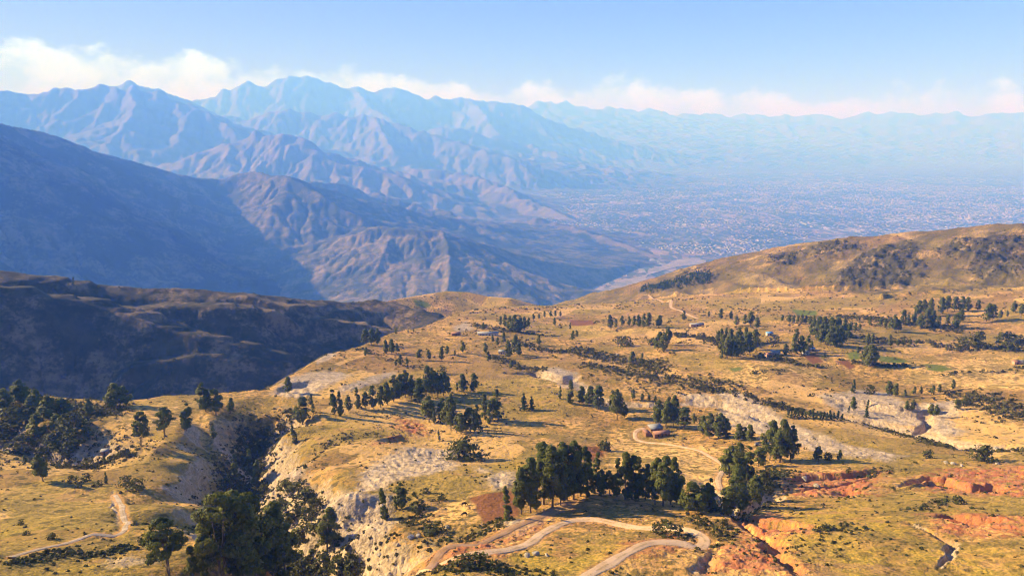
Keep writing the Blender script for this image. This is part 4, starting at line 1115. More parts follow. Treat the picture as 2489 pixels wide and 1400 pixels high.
def make_tree(seed, H, kind, nq, leaf):
    """returns (crown mesh, trunk mesh) in metres"""
    r = np.random.RandomState(seed)
    if kind == 'tall':     t0, rmax, prof, ncl, stems = .16, .165, (lambda t: np.sin(np.pi * np.clip(t, 0, 1) ** .62) ** .55 * (1 - .30 * t)), 40, 1
    elif kind == 'column': t0, rmax, prof, ncl, stems = .06, .105, (lambda t: (np.sin(np.pi * np.clip(t * .93 + .04, 0, 1) ** .55) ** .6) * (1 - .35 * t)), 34, 1
    elif kind == 'broad':  t0, rmax, prof, ncl, stems = .30, .25, (lambda t: np.sin(np.pi * np.clip(t * .9 + .06, 0, 1) ** .75) ** .6), 52, 3
    elif kind == 'pine':   t0, rmax, prof, ncl, stems = .05, .17, (lambda t: np.clip(1.02 - t, 0, 1) ** .85), 44, 1
    else:                  t0, rmax, prof, ncl, stems = .02, .52, (lambda t: np.sin(np.pi * np.clip(t * .72 + .24, 0, 1)) ** .6), 26, 4   # bush
    t = np.sort(r.uniform(0, 1, ncl)); ang = r.uniform(0, 2 * np.pi, ncl) + np.arange(ncl) * 2.4
    lean = r.uniform(-.05, .05, 2) * H
    rad = prof(t) * rmax * H * np.sqrt(r.uniform(.12, 1, ncl)) * r.uniform(.75, 1.18, ncl)
    zc = H * (t0 + (1 - t0) * t * .97)
    C = np.stack([rad * np.cos(ang) + lean[0] * t, rad * np.sin(ang) + lean[1] * t, zc], 1)
    cr = rmax * H * (.24 + .22 * prof(t)) * r.uniform(.55, 1.3, ncl)
    if kind == 'broad': cr *= .72
    if kind == 'pine': cr *= .7
    which = r.randint(0, ncl, nq)
    dirs = r.normal(size=(nq, 3)); dirs /= np.linalg.norm(dirs, axis=1)[:, None]
    dirs[:, 2] *= .85
    P = C[which] + dirs * (cr[which] * r.uniform(.35, 1.0, nq) ** .6)[:, None] * np.array([1, 1, 1.15 if kind in ('tall', 'column') else .8])
    P[:, 2] = np.maximum(P[:, 2], H * t0 * .55 + .1)
    axis = np.stack([lean[0] * P[:, 2] / H, lean[1] * P[:, 2] / H, P[:, 2] * .92], 1)
    ow = P - axis; ow /= np.linalg.norm(ow, axis=1)[:, None] + 1e-9
    q = leaves(r, P, ow, leaf, 1.5 if kind != 'bush' else 1.15)
    crown = np_mesh('crown', q, np.arange(len(q)).reshape(-1, 4), M_PINE if kind == 'pine' else (M_BUSH if kind == 'bush' else M_EUC), False)
    parts = []
    for sidx in range(stems):
        a = r.uniform(0, 6.28); sp = (.10 if stems > 1 else .0) * H
        top = .86 if kind != 'bush' else .6
        zs = np.linspace(0, 1, 7)
        path = [np.array([lean[0] * z * top + math.cos(a) * sp * z ** 1.2 + r.normal() * .006 * H * (z > 0), lean[1] * z * top + math.sin(a) * sp * z ** 1.2 + r.normal() * .006 * H * (z > 0), H * top * z - .35 * (z == 0)]) for z in zs]
        r0 = .0135 * H * (1 if stems == 1 else .75) * (.6 if kind == 'bush' else 1)
        parts.append(tube(path, [r0 * (1.25 if z == 0 else 1) * (1 - .8 * z) + .012 for z in zs], 6))
        for k in range(4 if kind != 'bush' else 2):
            c = C[r.randint(0, ncl)]; i = int(np.clip(c[2] / (H * top) * 6 - 1.3, 1, 5)); p0 = path[i]
            mid = p0 * .45 + c * .55 + np.array([0, 0, -.02 * H])
            parts.append(tube([p0, mid, c], [r0 * .45, r0 * .28, r0 * .1], 5))
    V, F = join(parts)
    trunk = np_mesh('trunk', V, F, M_BARK, True)
    return crown, trunk
PROTO = {}
def proto(kind, lod, var):
    key = (kind, lod, var)
    if key not in PROTO:
        nq = {'close': 7500, 'near': 2600, 'mid': 1050, 'far': 380}[lod]; lf = {'close': .36, 'near': .60, 'mid': .85, 'far': 1.2}[lod]
        H = 18.0
        if kind == 'bush': nq = int(nq * .55); H = 4.0; lf *= .42
        if kind in ('column', 'pine'): nq = int(nq * .7)
        if kind == 'broad': nq = int(nq * 1.25)
        PROTO[key] = make_tree(hash((len(kind), var * 7, nq)) % 10000, H, kind, nq, lf) + (H,)
    return PROTO[key]
ORD = ['first','second','third','fourth','fifth','sixth','seventh','eighth','ninth','tenth','eleventh','twelfth','thirteenth','fourteenth','fifteenth','sixteenth','seventeenth','eighteenth','nineteenth','twentieth','twenty-first','twenty-second','twenty-third','twenty-fourth','twenty-fifth','twenty-sixth','twenty-seventh','twenty-eighth','twenty-ninth','thirtieth']
fwd_v = np.array([0, cp, -sp])
trnd = random.Random(5)
PLACED = []
def height_of(P, hpx):
    dax = float(P @ fwd_v); dep = math.atan2(-P[2], math.hypot(P[0], P[1]))
    return hpx * dax / (FPX * math.cos(dep)), dax
NAME = {'tall': 'eucalyptus_tree', 'column': 'eucalyptus_tree', 'broad': 'eucalyptus_tree', 'pine': 'pine_tree', 'bush': 'shrub'}
def plant(px, py, hpx, kind, label, group, at=None, wide=1.0):
    P = ground(px, py) if at is None else at
    H, dax = height_of(P, hpx)
    big = hpx if kind != 'bush' else hpx * .8
    lod = 'close' if big > 88 else 'near' if big > 58 else ('mid' if big > 26 else 'far')
    crown, trunk, H0 = proto(kind, lod, trnd.randrange({'close': 3, 'near': 4, 'mid': 5, 'far': 5}[lod] if kind in ('tall', 'column') else 2))
    o = bpy.data.objects.new(NAME[kind], None); scene.collection.objects.link(o)
    o.empty_display_size = 1
    o.location = (P[0], P[1], P[2] - .1); s = H / H0
    o.rotation_euler = (trnd.gauss(0, .03), trnd.gauss(0, .03), trnd.uniform(0, 6.28)); w = s * wide * trnd.uniform(.9, 1.2) * (1.0 if hpx > 75 else 1.22)
    o.scale = (w, w, s)
    link('crown' if kind != 'bush' else 'foliage', crown, o); link('trunk' if kind != 'bush' else 'stem', trunk, o)
    tag(o, label, 'tree' if kind != 'bush' else 'shrub', group)
    PLACED.append((P[0], P[1]))
    return o
KW = {'t': 'tall', 'c': 'column', 'b': 'broad', 'p': 'pine', 'u': 'bush'}
NOUN = {'tall': 'eucalyptus', 'column': 'slim eucalyptus', 'broad': 'spreading eucalyptus', 'pine': 'pine', 'bush': 'shrub'}
def cluster(where, items):
    """items: (px, py of the foot, height in px, kind letter); labelled by their order from the gorge side"""
    items = sorted(items, key=lambda i: i[0])
    kinds = [KW[i[3]] for i in items]
    hs = sorted(i[2] for i in items)
    for n, it in enumerate(items):
        kind = KW[it[3]]
        noun = 'tree' if kind != 'bush' else 'shrub'
        if len(items) == 1: lab = f'lone {NOUN[kind]} {where}'
        elif len(items) > 2 and it[2] == hs[-1] and hs.count(it[2]) == 1: lab = f'tallest {noun} {where}'
        else: lab = f'{ORD[n]} {noun} from the gorge side {where}'
        plant(it[0], it[1], it[2], kind, lab, where if len(items) > 1 else None, None, it[4] if len(it) > 4 else 1.0)
CLUSTERS = [
 ('in the big clump at the bottom edge', [(412,1402,135,'b'),(500,1412,112,'t',1.1),(540,1425,208,'b',.8),(582,1420,216,'t',1.25),(625,1425,205,'b',.7),(662,1425,180,'t',1.3),(695,1415,140,'t',1.3),(470,1408,80,'t',1.3),(565,1400,120,'t',1.3),(640,1400,130,'t',1.3)]),
 ('rooted at the foot of the pale rock bank', [(795,1335,98,'t',1.3)]),
 ('in the row of three on the straw spur', [(343,1085,82,'b',.9),(400,1063,72,'b',.85),(453,1047,66,'t',1.2)]),
 ('beside the dry terrace near the gorge rim', [(105,1170,66,'t',1.2)]),
 ('on the rim above the ravine head', [(500,1000,70,'t',1.1),(525,1008,64,'t',1.4),(560,1005,38,'t')]),
 ('at the tip of the straw spur', [(283,990,60,'t',1.7),(308,985,48,'t',1.3)]),
 ('in the shady hollow by the gorge', [(58,990,68,'t',1.5),(95,1064,58,'t',1.8),(122,1022,60,'t',1.6),(160,1018,50,'t',1.5),(30,1040,46,'u',1.3),(218,1008,40,'t',1.3),(15,1000,56,'t',1.4),(180,1050,44,'u',1.3),(85,1005,58,'t',1.6),(140,1050,44,'t',1.6),(5,1075,40,'u',1.3),(60,1085,34,'u',1.3),(140,1085,34,'u',1.4),(195,1072,32,'u',1.3),(30,1105,26,'u',1.3),(165,1098,24,'u',1.2),(110,1110,24,'u',1.2)]),
 ('growing up from the ravine floor', [(575,1170,66,'c'),(622,1183,66,'c',1.2),(520,1068,34,'t'),(606,1125,34,'c',1.3),(645,1195,22,'u')]),
 ('on the slope east of the ravine head', [(735,1032,66,'t',1.5),(716,1078,46,'c'),(700,955,40,'t',1.3),(762,1005,24,'t'),(755,985,26,'t')]),
 ('in the long grove across the middle slope', [(814,1008,64,'c'),(828,1010,58,'c'),(848,1000,40,'t'),(871,992,50,'c',1.2),(888,992,40,'t'),(907,994,56,'t'),(925,990,52,'t'),(942,984,55,'t'),(957,977,64,'t'),(972,970,60,'t'),(985,966,66,'t'),(1000,970,58,'t'),(1012,976,46,'c'),(1021,978,58,'t'),(1036,966,76,'t'),(1050,962,68,'t'),(1063,962,56,'t'),(1078,962,58,'t'),(1090,958,44,'t'),(1128,954,46,'t',1.1),(1150,952,44,'t',1.2),(1110,950,22,'c')]),
 ('in the lower grove below the long one', [(1030,1012,34,'c'),(1043,1026,62,'t',1.2),(1056,1030,30,'t'),(1071,1027,60,'c',1.2),(1084,1035,62,'t'),(1096,1045,86,'t'),(1110,1052,42,'t'),(1121,1055,52,'t',1.2),(1133,1048,46,'t'),(1143,1048,58,'t'),(1154,1050,52,'t',1.2),(1165,1044,62,'c'),(1178,1020,62,'c',1.1),(1190,1030,56,'c'),(1198,1026,58,'t'),(1211,1020,74,'c',1.2),(1068,1072,26,'c')]),
 ('in the pair above the lower grove', [(1275,998,42,'p'),(1294,997,34,'p',1.2)]),
 ('beside the brown ploughed field', [(1235,1265,78,'c',1.2)]),
 ('in the tall grove behind the dirt road', [(1268,1250,108,'t'),(1290,1246,128,'t',1.1),(1305,1240,118,'c'),(1322,1226,146,'t',1.1),(1343,1233,140,'t',1.2),(1362,1228,128,'t'),(1378,1216,132,'t'),(1394,1213,134,'t'),(1411,1206,112,'t'),(1428,1203,104,'c',1.2),(1446,1198,92,'c',1.2)]),
 ('in the pale row beside the tall grove', [(1462,1206,62,'t'),(1482,1203,56,'b',.8),(1500,1206,92,'c',1.2),(1519,1214,112,'t',.9),(1536,1213,106,'c',1.3),(1551,1212,100,'c'),(1568,1216,86,'t',1.2),(1592,1226,112,'t',1.1),(1612,1230,118,'t',1.1),(1630,1226,108,'t'),(1645,1222,76,'t',1.1)]),
 ('in the low clump ending the farm road', [(1672,1245,72,'t',1.2),(1690,1240,60,'t',1.2),(1704,1248,66,'t',1.2),(1724,1240,72,'t',1.1)]),
 ('in the dense grove by the red bank', [(1770,1252,86,'t',1.4),(1798,1246,112,'t',1.3),(1771,1160,74,'t',1.3),(1793,1174,98,'t',1.2),(1815,1168,82,'t',1.3),(1828,1224,66,'t',1.4),(1843,1134,48,'t',1.4),(1870,1118,92,'t',1.2),(1895,1124,100,'t',1.2),(1921,1122,86,'t',1.1),(1858,1190,40,'u'),(1885,1124,60,'t')]),
 ('behind the farmhouse', [(1598,1034,62,'t',1.1),(1618,1038,72,'t'),(1636,1035,74,'t'),(1661,1044,54,'t',1.3),(1688,1030,26,'t'),(1707,1056,46,'t',1.1),(1725,1066,62,'t',1.2),(1746,1066,62,'t',1.1),(1764,1064,50,'c',1.3),(1793,1070,38,'t',1.3),(1826,1076,44,'t',1.2),(1810,1068,30,'t',1.4)]),
 ('on the pale rock tongue', [(1989,1122,36,'t',1.4),(2039,1119,26,'t'),(2015,1118,18,'u')]),
 ('on the ridge before the little canyon', [(1361,969,30,'c'),(1386,980,56,'c'),(1414,981,42,'t',1.3),(1432,988,48,'t',1.2),(1454,995,58,'t',1.2),(1500,1020,72,'t'),(1518,1016,34,'t'),(1488,1000,50,'t',.9)]),
 ('in the sparse row north of the farmhouse', [(1539,972,26,'t'),(1561,974,18,'t'),(1577,974,18,'t'),(1592,976,16,'t')]),
 ('casting a long shadow in the straw field', [(1473,1094,26,'u')]),
 ('above the rock slabs', [(936,1263,76,'c',1.1),(962,1237,32,'c'),(976,1237,62,'t')]),
 ('at the corner of the fluted rock wall', [(1132,1116,46,'u',1.3),(1112,1100,26,'u')]),
 ('on the shoulder over the gorge', [(890,838,40,'t'),(903,840,44,'t'),(917,838,40,'t'),(940,860,34,'t'),(952,862,38,'t',1.1),(966,858,24,'t'),(890,866,22,'t'),(962,810,14,'t'),(992,810,10,'t'),(1005,808,10,'t')]),
 ('dotted along the upper straw slope', [(962,891,18,'t'),(973,889,28,'t'),(990,887,20,'t'),(1018,875,26,'t',1.2),(1044,875,26,'t'),(1074,877,34,'t',1.1),(1086,862,22,'t'),(1124,857,26,'t'),(1075,908,18,'u'),(1105,865,14,'t')]),
 ('around the small upland huts', [(1174,802,18,'t'),(1180,860,26,'t'),(1188,880,26,'t',1.2),(1224,834,26,'t'),(1237,870,42,'t'),(1250,860,46,'t'),(1262,866,34,'t'),(1210,840,20,'t'),(1198,832,18,'t'),(1242,895,20,'t')]),
 ('in the dark wood at the head of the gorge', [(1216,792,24,'t'),(1228,796,30,'t'),(1240,806,38,'t',1.1),(1252,808,42,'t',1.2),(1264,808,40,'t',1.1),(1275,802,32,'t'),(1284,798,26,'t'),(1297,778,16,'t'),(1310,776,14,'t'),(1324,772,16,'t'),(1338,771,16,'t'),(1350,770,14,'t'),(1362,770,14,'t')]),
 ('on the straw flat below the wood', [(1348,792,20,'t'),(1385,800,16,'p'),(1392,828,24,'t'),(1402,820,18,'t'),(1310,838,24,'t')]),
 ('in the plantation below the hill track', [(1483,800,34,'t'),(1496,797,22,'t'),(1513,793,26,'t',1.1),(1528,793,24,'t',1.1),(1540,793,26,'t',1.1),(1552,795,28,'t',1.1),(1564,797,34,'t'),(1577,799,40,'t'),(1600,796,30,'t',1.1),(1662,779,24,'t',1.1),(1723,772,16,'t'),(1752,777,28,'t',1.1),(1777,777,22,'t'),(1790,792,24,'t',1.1),(1810,790,26,'t'),(1824,792,36,'t'),(1839,800,30,'t',1.1)]),
 ('in the clump on the middle flat', [(1598,852,46,'t'),(1612,856,48,'t'),(1622,838,44,'t'),(1586,839,18,'u'),(1520,841,24,'u',1.3),(1507,834,18,'u'),(1706,822,14,'u')]),
 ('in the dark pair with one long shadow', [(1537,885,32,'t',1.2),(1559,887,30,'c')]),
 ('in the square dense stand', [(1745,832,30,'t'),(1754,826,28,'t'),(1764,824,26,'t'),(1755,864,50,'t'),(1767,872,54,'t'),(1779,871,52,'t'),(1790,870,54,'t'),(1801,868,52,'t'),(1812,865,54,'t'),(1823,862,56,'t'),(1832,852,50,'t'),(1754,874,22,'t'),(1775,845,46,'t'),(1795,842,46,'t'),(1812,838,44,'t')]),
 ('around the blue-roofed hut', [(1908,864,28,'t',1.2),(1934,860,48,'t',1.1),(1948,862,46,'t',1.1),(1962,858,42,'t'),(1936,823,24,'t',1.2),(1880,832,18,'u',1.4),(1972,852,24,'t')]),
 ('in the hedge-like line on the far flat', [(1900,782,18,'t'),(1918,786,22,'t'),(1928,787,22,'t'),(1938,788,22,'t'),(1948,788,24,'t'),(1958,788,22,'t'),(1968,790,22,'t'),(1978,792,24,'t')]),
 ('in the biggest dark wood', [(1975,820,44,'t'),(1985,826,46,'t'),(1995,836,48,'t'),(2006,838,50,'t'),(2017,842,50,'t',1.1),(2028,843,52,'t',1.1),(2040,840,50,'t'),(2050,832,48,'t'),(2060,826,40,'t'),(1990,808,40,'t'),(2004,812,42,'t'),(2020,816,46,'t'),(2036,816,46,'t'),(2052,810,36,'t'),(2044,844,22,'t'),(2078,806,22,'t'),(2090,802,16,'t'),(2068,800,18,'t')]),
 ('by the green crop strip', [(2085,860,20,'t'),(2101,888,48,'t'),(2112,892,54,'t',1.1),(2123,886,44,'t'),(2108,840,30,'t'),(2120,838,26,'t'),(2114,792,22,'t')]),
 ('in the short row on the far straw', [(2165,842,30,'t'),(2182,843,20,'t'),(2196,842,22,'t'),(2212,841,18,'t'),(2226,838,14,'t')]),
 ('in the wide wood under the grassy hill', [(2140,795,24,'t'),(2152,796,24,'t'),(2163,800,28,'t'),(2172,806,42,'t'),(2183,808,32,'t'),(2194,790,38,'t'),(2206,788,24,'t'),(2230,768,38,'t'),(2247,764,36,'t'),(2260,770,46,'t'),(2222,786,28,'t'),(2236,798,36,'t'),(2250,793,42,'t'),(2264,790,36,'t'),(2278,797,30,'t',1.3),(2286,764,42,'t'),(2302,758,40,'t'),(2320,758,38,'t'),(2337,758,38,'t'),(2353,758,36,'t'),(2322,797,36,'t',1.2),(2334,784,34,'t'),(2302,790,26,'t',1.2),(2376,758,30,'t')]),
 ('at the far corner under the hill', [(2397,782,46,'t',1.2),(2411,779,40,'t',1.2),(2430,776,24,'t'),(2463,761,30,'t'),(2482,767,28,'t'),(2448,770,16,'t')]),
 ('among the rough scrub of the far flat', [(2376,844,36,'u',1.1),(2453,850,42,'u',1.1),(2427,836,24,'t'),(2301,854,18,'t'),(2345,838,20,'u',1.2),(2480,838,24,'u'),(2330,852,20,'u')]),
 ('by the pale upper rock strip', [(2075,954,32,'p'),(2114,956,22,'u'),(2162,962,36,'t',1.1),(2176,964,34,'t'),(2200,966,20,'t'),(2221,959,20,'t'),(2238,959,20,'t'),(2264,959,24,'t'),(2282,956,22,'t'),(2315,948,26,'t')]),
 ('on the fluted grey bank', [(2075,998,34,'t',.9),(2109,992,20,'p'),(2107,1016,30,'p'),(2062,1002,16,'p'),(2203,998,24,'t'),(2219,998,28,'t'),(2262,1010,28,'t',1.2),(2275,1013,30,'t',1.2),(2325,998,28,'t',1.3),(2345,985,20,'u')]),
 ('alone on the open straw near the red scarp', [(2257,1113,20,'u')]),
 ('round and dark above the red scarp', [(2393,1121,36,'u')]),
 ('on the dark far crest', [(178,692,20,'p'),(166,694,9,'t'),(240,702,9,'t')]),
 ('in the row of young pines', [(1915 + 8.6 * i, 1014 + i * .4 + (3 if i % 2 else 0), 19 + (i * 7 % 5), 'p') for i in range(16)]),
 ('dotting the dry terrace', [(255,1128,16,'t'),(305,1108,20,'u'),(213,1138,20,'u'),(258,1175,28,'c'),(63,1128,22,'t'),(210,1170,20,'u'),(175,1172,18,'u'),(240,1180,14,'u')]),
 ('by the grey path corner', [(303,1180,22,'u',1.2),(330,1190,26,'u',1.3),(190,1185,14,'u')]),
 ('in the yellow hollow by the bottom clump', [(50,1275,14,'u'),(130,1310,16,'u',1.2),(65,1300,12,'u'),(550,1185,22,'u',1.2),(530,1225,22,'u')]),
 ('on the green ledge inside the ravine', [(700,1190,26,'u',1.2),(725,1200,30,'u',1.2),(750,1215,30,'u',1.2),(690,1235,26,'u',1.3),(720,1250,30,'u',1.3),(745,1270,30,'u',1.2),(765,1240,34,'u',1.2),(770,1290,26,'u',1.2),(740,1300,28,'u',1.3),(700,1275,26,'u',1.2),(720,1320,30,'u',1.3),(755,1215,24,'u')]),
 ('in the dark thicket at the bottom edge', [(745,1392,34,'u',1.3),(790,1385,34,'u',1.3),(830,1390,30,'u',1.4),(865,1392,26,'u',1.3),(855,1368,24,'u')]),
 ('by the hairpin bend', [(1625,1298,28,'u',1.4),(1600,1292,18,'u',1.3),(1740,1300,22,'u'),(1760,1275,18,'u'),(1700,1275,16,'u')]),
 ('beside the dirt road loop', [(1040,1300,20,'u',1.5),(1060,1298,24,'u',1.6),(1120,1380,24,'u',1.7),(1160,1378,26,'u',1.7),(1200,1385,20,'u',1.5),(1070,1215,16,'u'),(1020,1240,20,'u',1.3),(1035,1200,14,'u'),(1215,1280,16,'u')]),
 ('on the yellow pasture corner', [(2005,1288,18,'u'),(2060,1150,14,'u'),(2330,1225,18,'u',1.4),(2120,1148,14,'u'),(2310,1160,10,'u')]),
]
def build_trees():
    for where, items in CLUSTERS: cluster(where, items)
build_trees()

def mini_bushes(pts, sizes, seed, nq, mat, name, label, kind='stuff', squash=.8):
    """one mesh of many small bushes: each a handful of leaf clumps"""
    r = np.random.RandomState(seed); n = len(pts)
    dirs = r.normal(size=(n, nq, 3)); dirs /= np.linalg.norm(dirs, axis=2)[..., None]; dirs[..., 2] = np.abs(dirs[..., 2]) * squash
    C = pts[:, None, :] + dirs * (sizes[:, None, None] * r.uniform(.35, .62, (n, nq, 1)))
    q = leaves(r, C.reshape(-1, 3), dirs.reshape(-1, 3), np.repeat(sizes, nq) * .55, 1.0)
    o = link(name, np_mesh(name, q, np.arange(len(q)).reshape(-1, 4), mat, False)); tag(o, label, 'shrubs', None, kind)
    return o
def scatter_scrub():
    r = np.random.RandomState(21); g = G1
    # density from the scrub bands, the rough ground and the hill patches
    n2 = fbm(g.X / 28, g.Y / 28, 4, .6, 301); n1 = fbm(g.X / 140, g.Y / 140, 3, .5, 305)
    gr = (g.reg == 0)
    dens = np.clip(MASK['scrub'], 0, 1) ** 1.5 * 1.4 + gr * np.clip(n2 * .8 + n1 * .6 - .12, 0, 1) * .5 + gr * .012
    dens *= (1 - np.clip(MASK['plough'] + MASK['straw'] * .85 + g.road * 1.5 + MASK['rock'] * .8, 0, 1))
    dens += (g.reg == 2) * (np.clip(MASK['hill_scrub'], 0, 1) * np.clip(n2 * 1.6 + .25, 0, 1) * .9 + np.clip(n2 - .2, 0, 1) * .25)
    dens += (g.reg == 1) * np.clip(n2 - .1, 0, 1) * .25
    dens += (g.reg == 1) * (g.U < R(-19)) * sstep(-6, 10, g.rim) * sstep(95, 30, g.rim) * np.clip(n2 + .45, 0, 1) * 1.2
    cell = (g.D * g.du) * (g.D * g.dv)
    vis = 1.0 / np.maximum(g.D, 150) ** 1.25
    w = (dens * cell * vis).ravel(); w = w / w.sum()
    N = 28000
    pick = r.choice(len(w), N, p=w)
    X, Y = g.X.ravel()[pick], g.Y.ravel()[pick]; D = g.D.ravel()[pick]
    X = X + r.normal(size=N) * D * g.du * .6; Y = Y + r.normal(size=N) * D * g.dv * .4
    rd = g.sample(X, Y, g.road); keep = rd < .15; X, Y, D = X[keep], Y[keep], D[keep]
    Z = g.sample(X, Y)
    band = g.sample(X, Y, MASK['scrub'])
    size = (.55 + .9 * r.rand(len(X)) ** 2) * (1 + .9 * band) * np.clip(D / 320, .75, 2.6)
    P = np.stack([X, Y, Z], 1)
    m = r.rand(len(X)) < .55
    nearm = D < 330
    mini_bushes(P[m & nearm], size[m & nearm], 1, 16, M_SCRUB, 'shrubbery', 'low dry scrub dotted over the upland slopes')
    mini_bushes(P[~m & nearm], size[~m & nearm], 2, 16, M_BUSH, 'green_shrubbery', 'green low bushes along the gullies and hollows')
    mini_bushes(P[~nearm], size[~nearm], 3, 7, M_SCRUB, 'hillside_shrubbery', 'distant low scrub on the flats and the grassy hill')
scatter_scrub()
def hill_wood():
    """the little conifer plantation low on the grassy hill: one far-off mass"""
    r = np.random.RandomState(31)
    poly = [ground(*p) for p in [(1690,662),(1728,668),(1725,690),(1650,702),(1590,712),(1555,712),(1562,700),(1640,684)]]
    P = np.array(poly); lo, hi = P[:, :2].min(0), P[:, :2].max(0)
    pts = r.uniform(lo, hi, (3000, 2)); pts = pts[inside(pts[:, 0], pts[:, 1], P)][:420]
    Z = G1.sample(pts[:, 0], pts[:, 1]); h = r.uniform(3.5, 7, len(pts))
    n = len(pts); k = 9
    t = r.uniform(0, 1, (n, k)); a = r.uniform(0, 6.28, (n, k)); rad = (1.05 - t) * h[:, None] * .26
    C = np.stack([pts[:, :1] + rad * np.cos(a), pts[:, 1:2] + rad * np.sin(a), Z[:, None] + h[:, None] * (.1 + .85 * t)], -1)
    ow = np.stack([np.cos(a), np.sin(a), .3 + 0 * a], -1)
    q = leaves(r, C.reshape(-1, 3), ow.reshape(-1, 3), np.repeat(h * .30, k), 1.3)
    o = link('pine_woods', np_mesh('pine_woods', q, np.arange(len(q)).reshape(-1, 4), M_PINE, False)); tag(o, 'small blue-green conifer wood low on the grassy hill', 'woods', None, 'stuff')
hill_wood()

# ------------------------------------------------------------------ houses
def flat_mat(name, a, b, scale=.9, rough=.9, bump=.0):
    s = NT(name); n = s.noise(scale, 4, .6); s.color(s.mix(s.ramp(n, .35, .65), a, b)); s.bsdf.inputs['Roughness'].default_value = rough
    if bump: s.bump(n, .6, bump)
    return s.m
M_ADOBE = flat_mat('adobe', (.30, .165, .095), (.22, .12, .07), 1.2, .95, .1)
M_PINKW = flat_mat('pink_plaster', (.52, .32, .24), (.42, .25, .18), .8)
M_WHITEW = flat_mat('white_plaster', (.62, .58, .52), (.5, .45, .39), .8)
M_TIN = flat_mat('tin_sheet', (.33, .33, .34), (.24, .235, .235), .5, .8)
M_BLUETIN = flat_mat('blue_sheet', (.16, .34, .62), (.12, .27, .5), .5, .5)
M_TILE = flat_mat('red_tile', (.40, .20, .14), (.31, .165, .12), 1.6)
M_WOOD = flat_mat('old_wood', (.10, .065, .04), (.06, .04, .025), 2.0)
M_DARK = flat_mat('window_glass', (.03, .035, .04), (.05, .055, .06), 2.0, .2)
def box_mesh(name, x0, x1, y0, y1, z0, z1, mat):
    V = [(x, y, z) for z in (z0, z1) for y in (y0, y1) for x in (x0, x1)]
    F = [(0, 1, 5, 4), (1, 3, 7, 5), (3, 2, 6, 7), (2, 0, 4, 6), (4, 5, 7, 6), (0, 2, 3, 1)]
    return np_mesh(name, np.array(V), np.array(F), mat, False)
def house(px, py, rot, L, W, H, wall_m, roof_m, label, gable=True, rise=.9, name='adobe_house', doors=1, windows=2, at=None):
    P = ground(px, py) if at is None else at
    o = link(name, None, None, (P[0], P[1], P[2] - .25)); o.rotation_euler = (0, 0, rot)
    # walls with the gable ends carried up to the ridge
    x, y = L / 2, W / 2; zt = H + .25
    r1 = rise if gable else 0
    if gable:
        V = [(-x, -y, 0), (x, -y, 0), (x, y, 0), (-x, y, 0), (-x, -y, zt), (x, -y, zt), (x, y, zt), (-x, y, zt), (-x, 0, zt + r1), (x, 0, zt + r1)]
        me = bpy.data.meshes.new('wall'); me.from_pydata(V, [], [(0, 1, 5, 4), (2, 3, 7, 6), (1, 2, 6, 9, 5), (3, 0, 4, 8, 7)]); me.materials.append(wall_m); me.update()
    else:
        V = [(-x, -y, 0), (x, -y, 0), (x, y, 0), (-x, y, 0), (-x, -y, zt), (x, -y, zt), (x, y, zt + rise), (-x, y, zt + rise)]
        me = bpy.data.meshes.new('wall'); me.from_pydata(V, [], [(0, 1, 5, 4), (2, 3, 7, 6), (1, 2, 6, 5), (3, 0, 4, 7)]); me.materials.append(wall_m); me.update()
    link('wall', me, o)
    e = .35; th = .12
    def slab(a, b, c, d):
        top = np.array([a, b, c, d], float); bot = top - [0, 0, th]
        V = np.vstack([top, bot]); F = np.array([(0, 1, 2, 3), (7, 6, 5, 4), (0, 4, 5, 1), (1, 5, 6, 2), (2, 6, 7, 3), (3, 7, 4, 0)])
        return V, [tuple(q) for q in F]
    if gable:
        s = r1 / y; ze = zt - s * e + th + .02; zr = zt + r1 + th + .02
        parts = [slab((-x - e, -y - e, ze), (x + e, -y - e, ze), (x + e, -.002, zr), (-x - e, -.002, zr)), slab((-x - e, .002, zr), (x + e, .002, zr), (x + e, y + e, ze), (-x - e, y + e, ze))]
    else:
        s = rise / W; parts = [slab((-x - e, -y - e, zt - s * e + th + .02), (x + e, -y - e, zt - s * e + th + .02), (x + e, y + e, zt + rise + s * e + th + .02), (-x - e, y + e, zt + rise + s * e + th + .02))]
    for n_, (V, F) in enumerate(parts): link('roof', np_mesh('roof', V, np.array(F), roof_m, False), o)
    spots = np.linspace(-x, x, doors + windows + 2)[1:-1]
    for k, sx in enumerate(spots):
        if k == (doors + windows) // 2 and doors:
            dd = link('door', box_mesh('door', sx - .45, sx + .45, -y - .06, -y + .05, .2, 2.1, M_WOOD), o)
            link('lintel', box_mesh('lintel', sx - .6, sx + .6, -y - .09, -y + .03, 2.1, 2.28, M_WOOD), dd)
        else:
            w = link('window', box_mesh('window', sx - .4, sx + .4, -y - .05, -y + .05, 1.15, 1.95, M_DARK), o)
            link('sill', box_mesh('sill', sx - .5, sx + .5, -y - .11, -y + .03, 1.05, 1.15, M_WOOD), w)
    tag(o, label, 'house'); return o
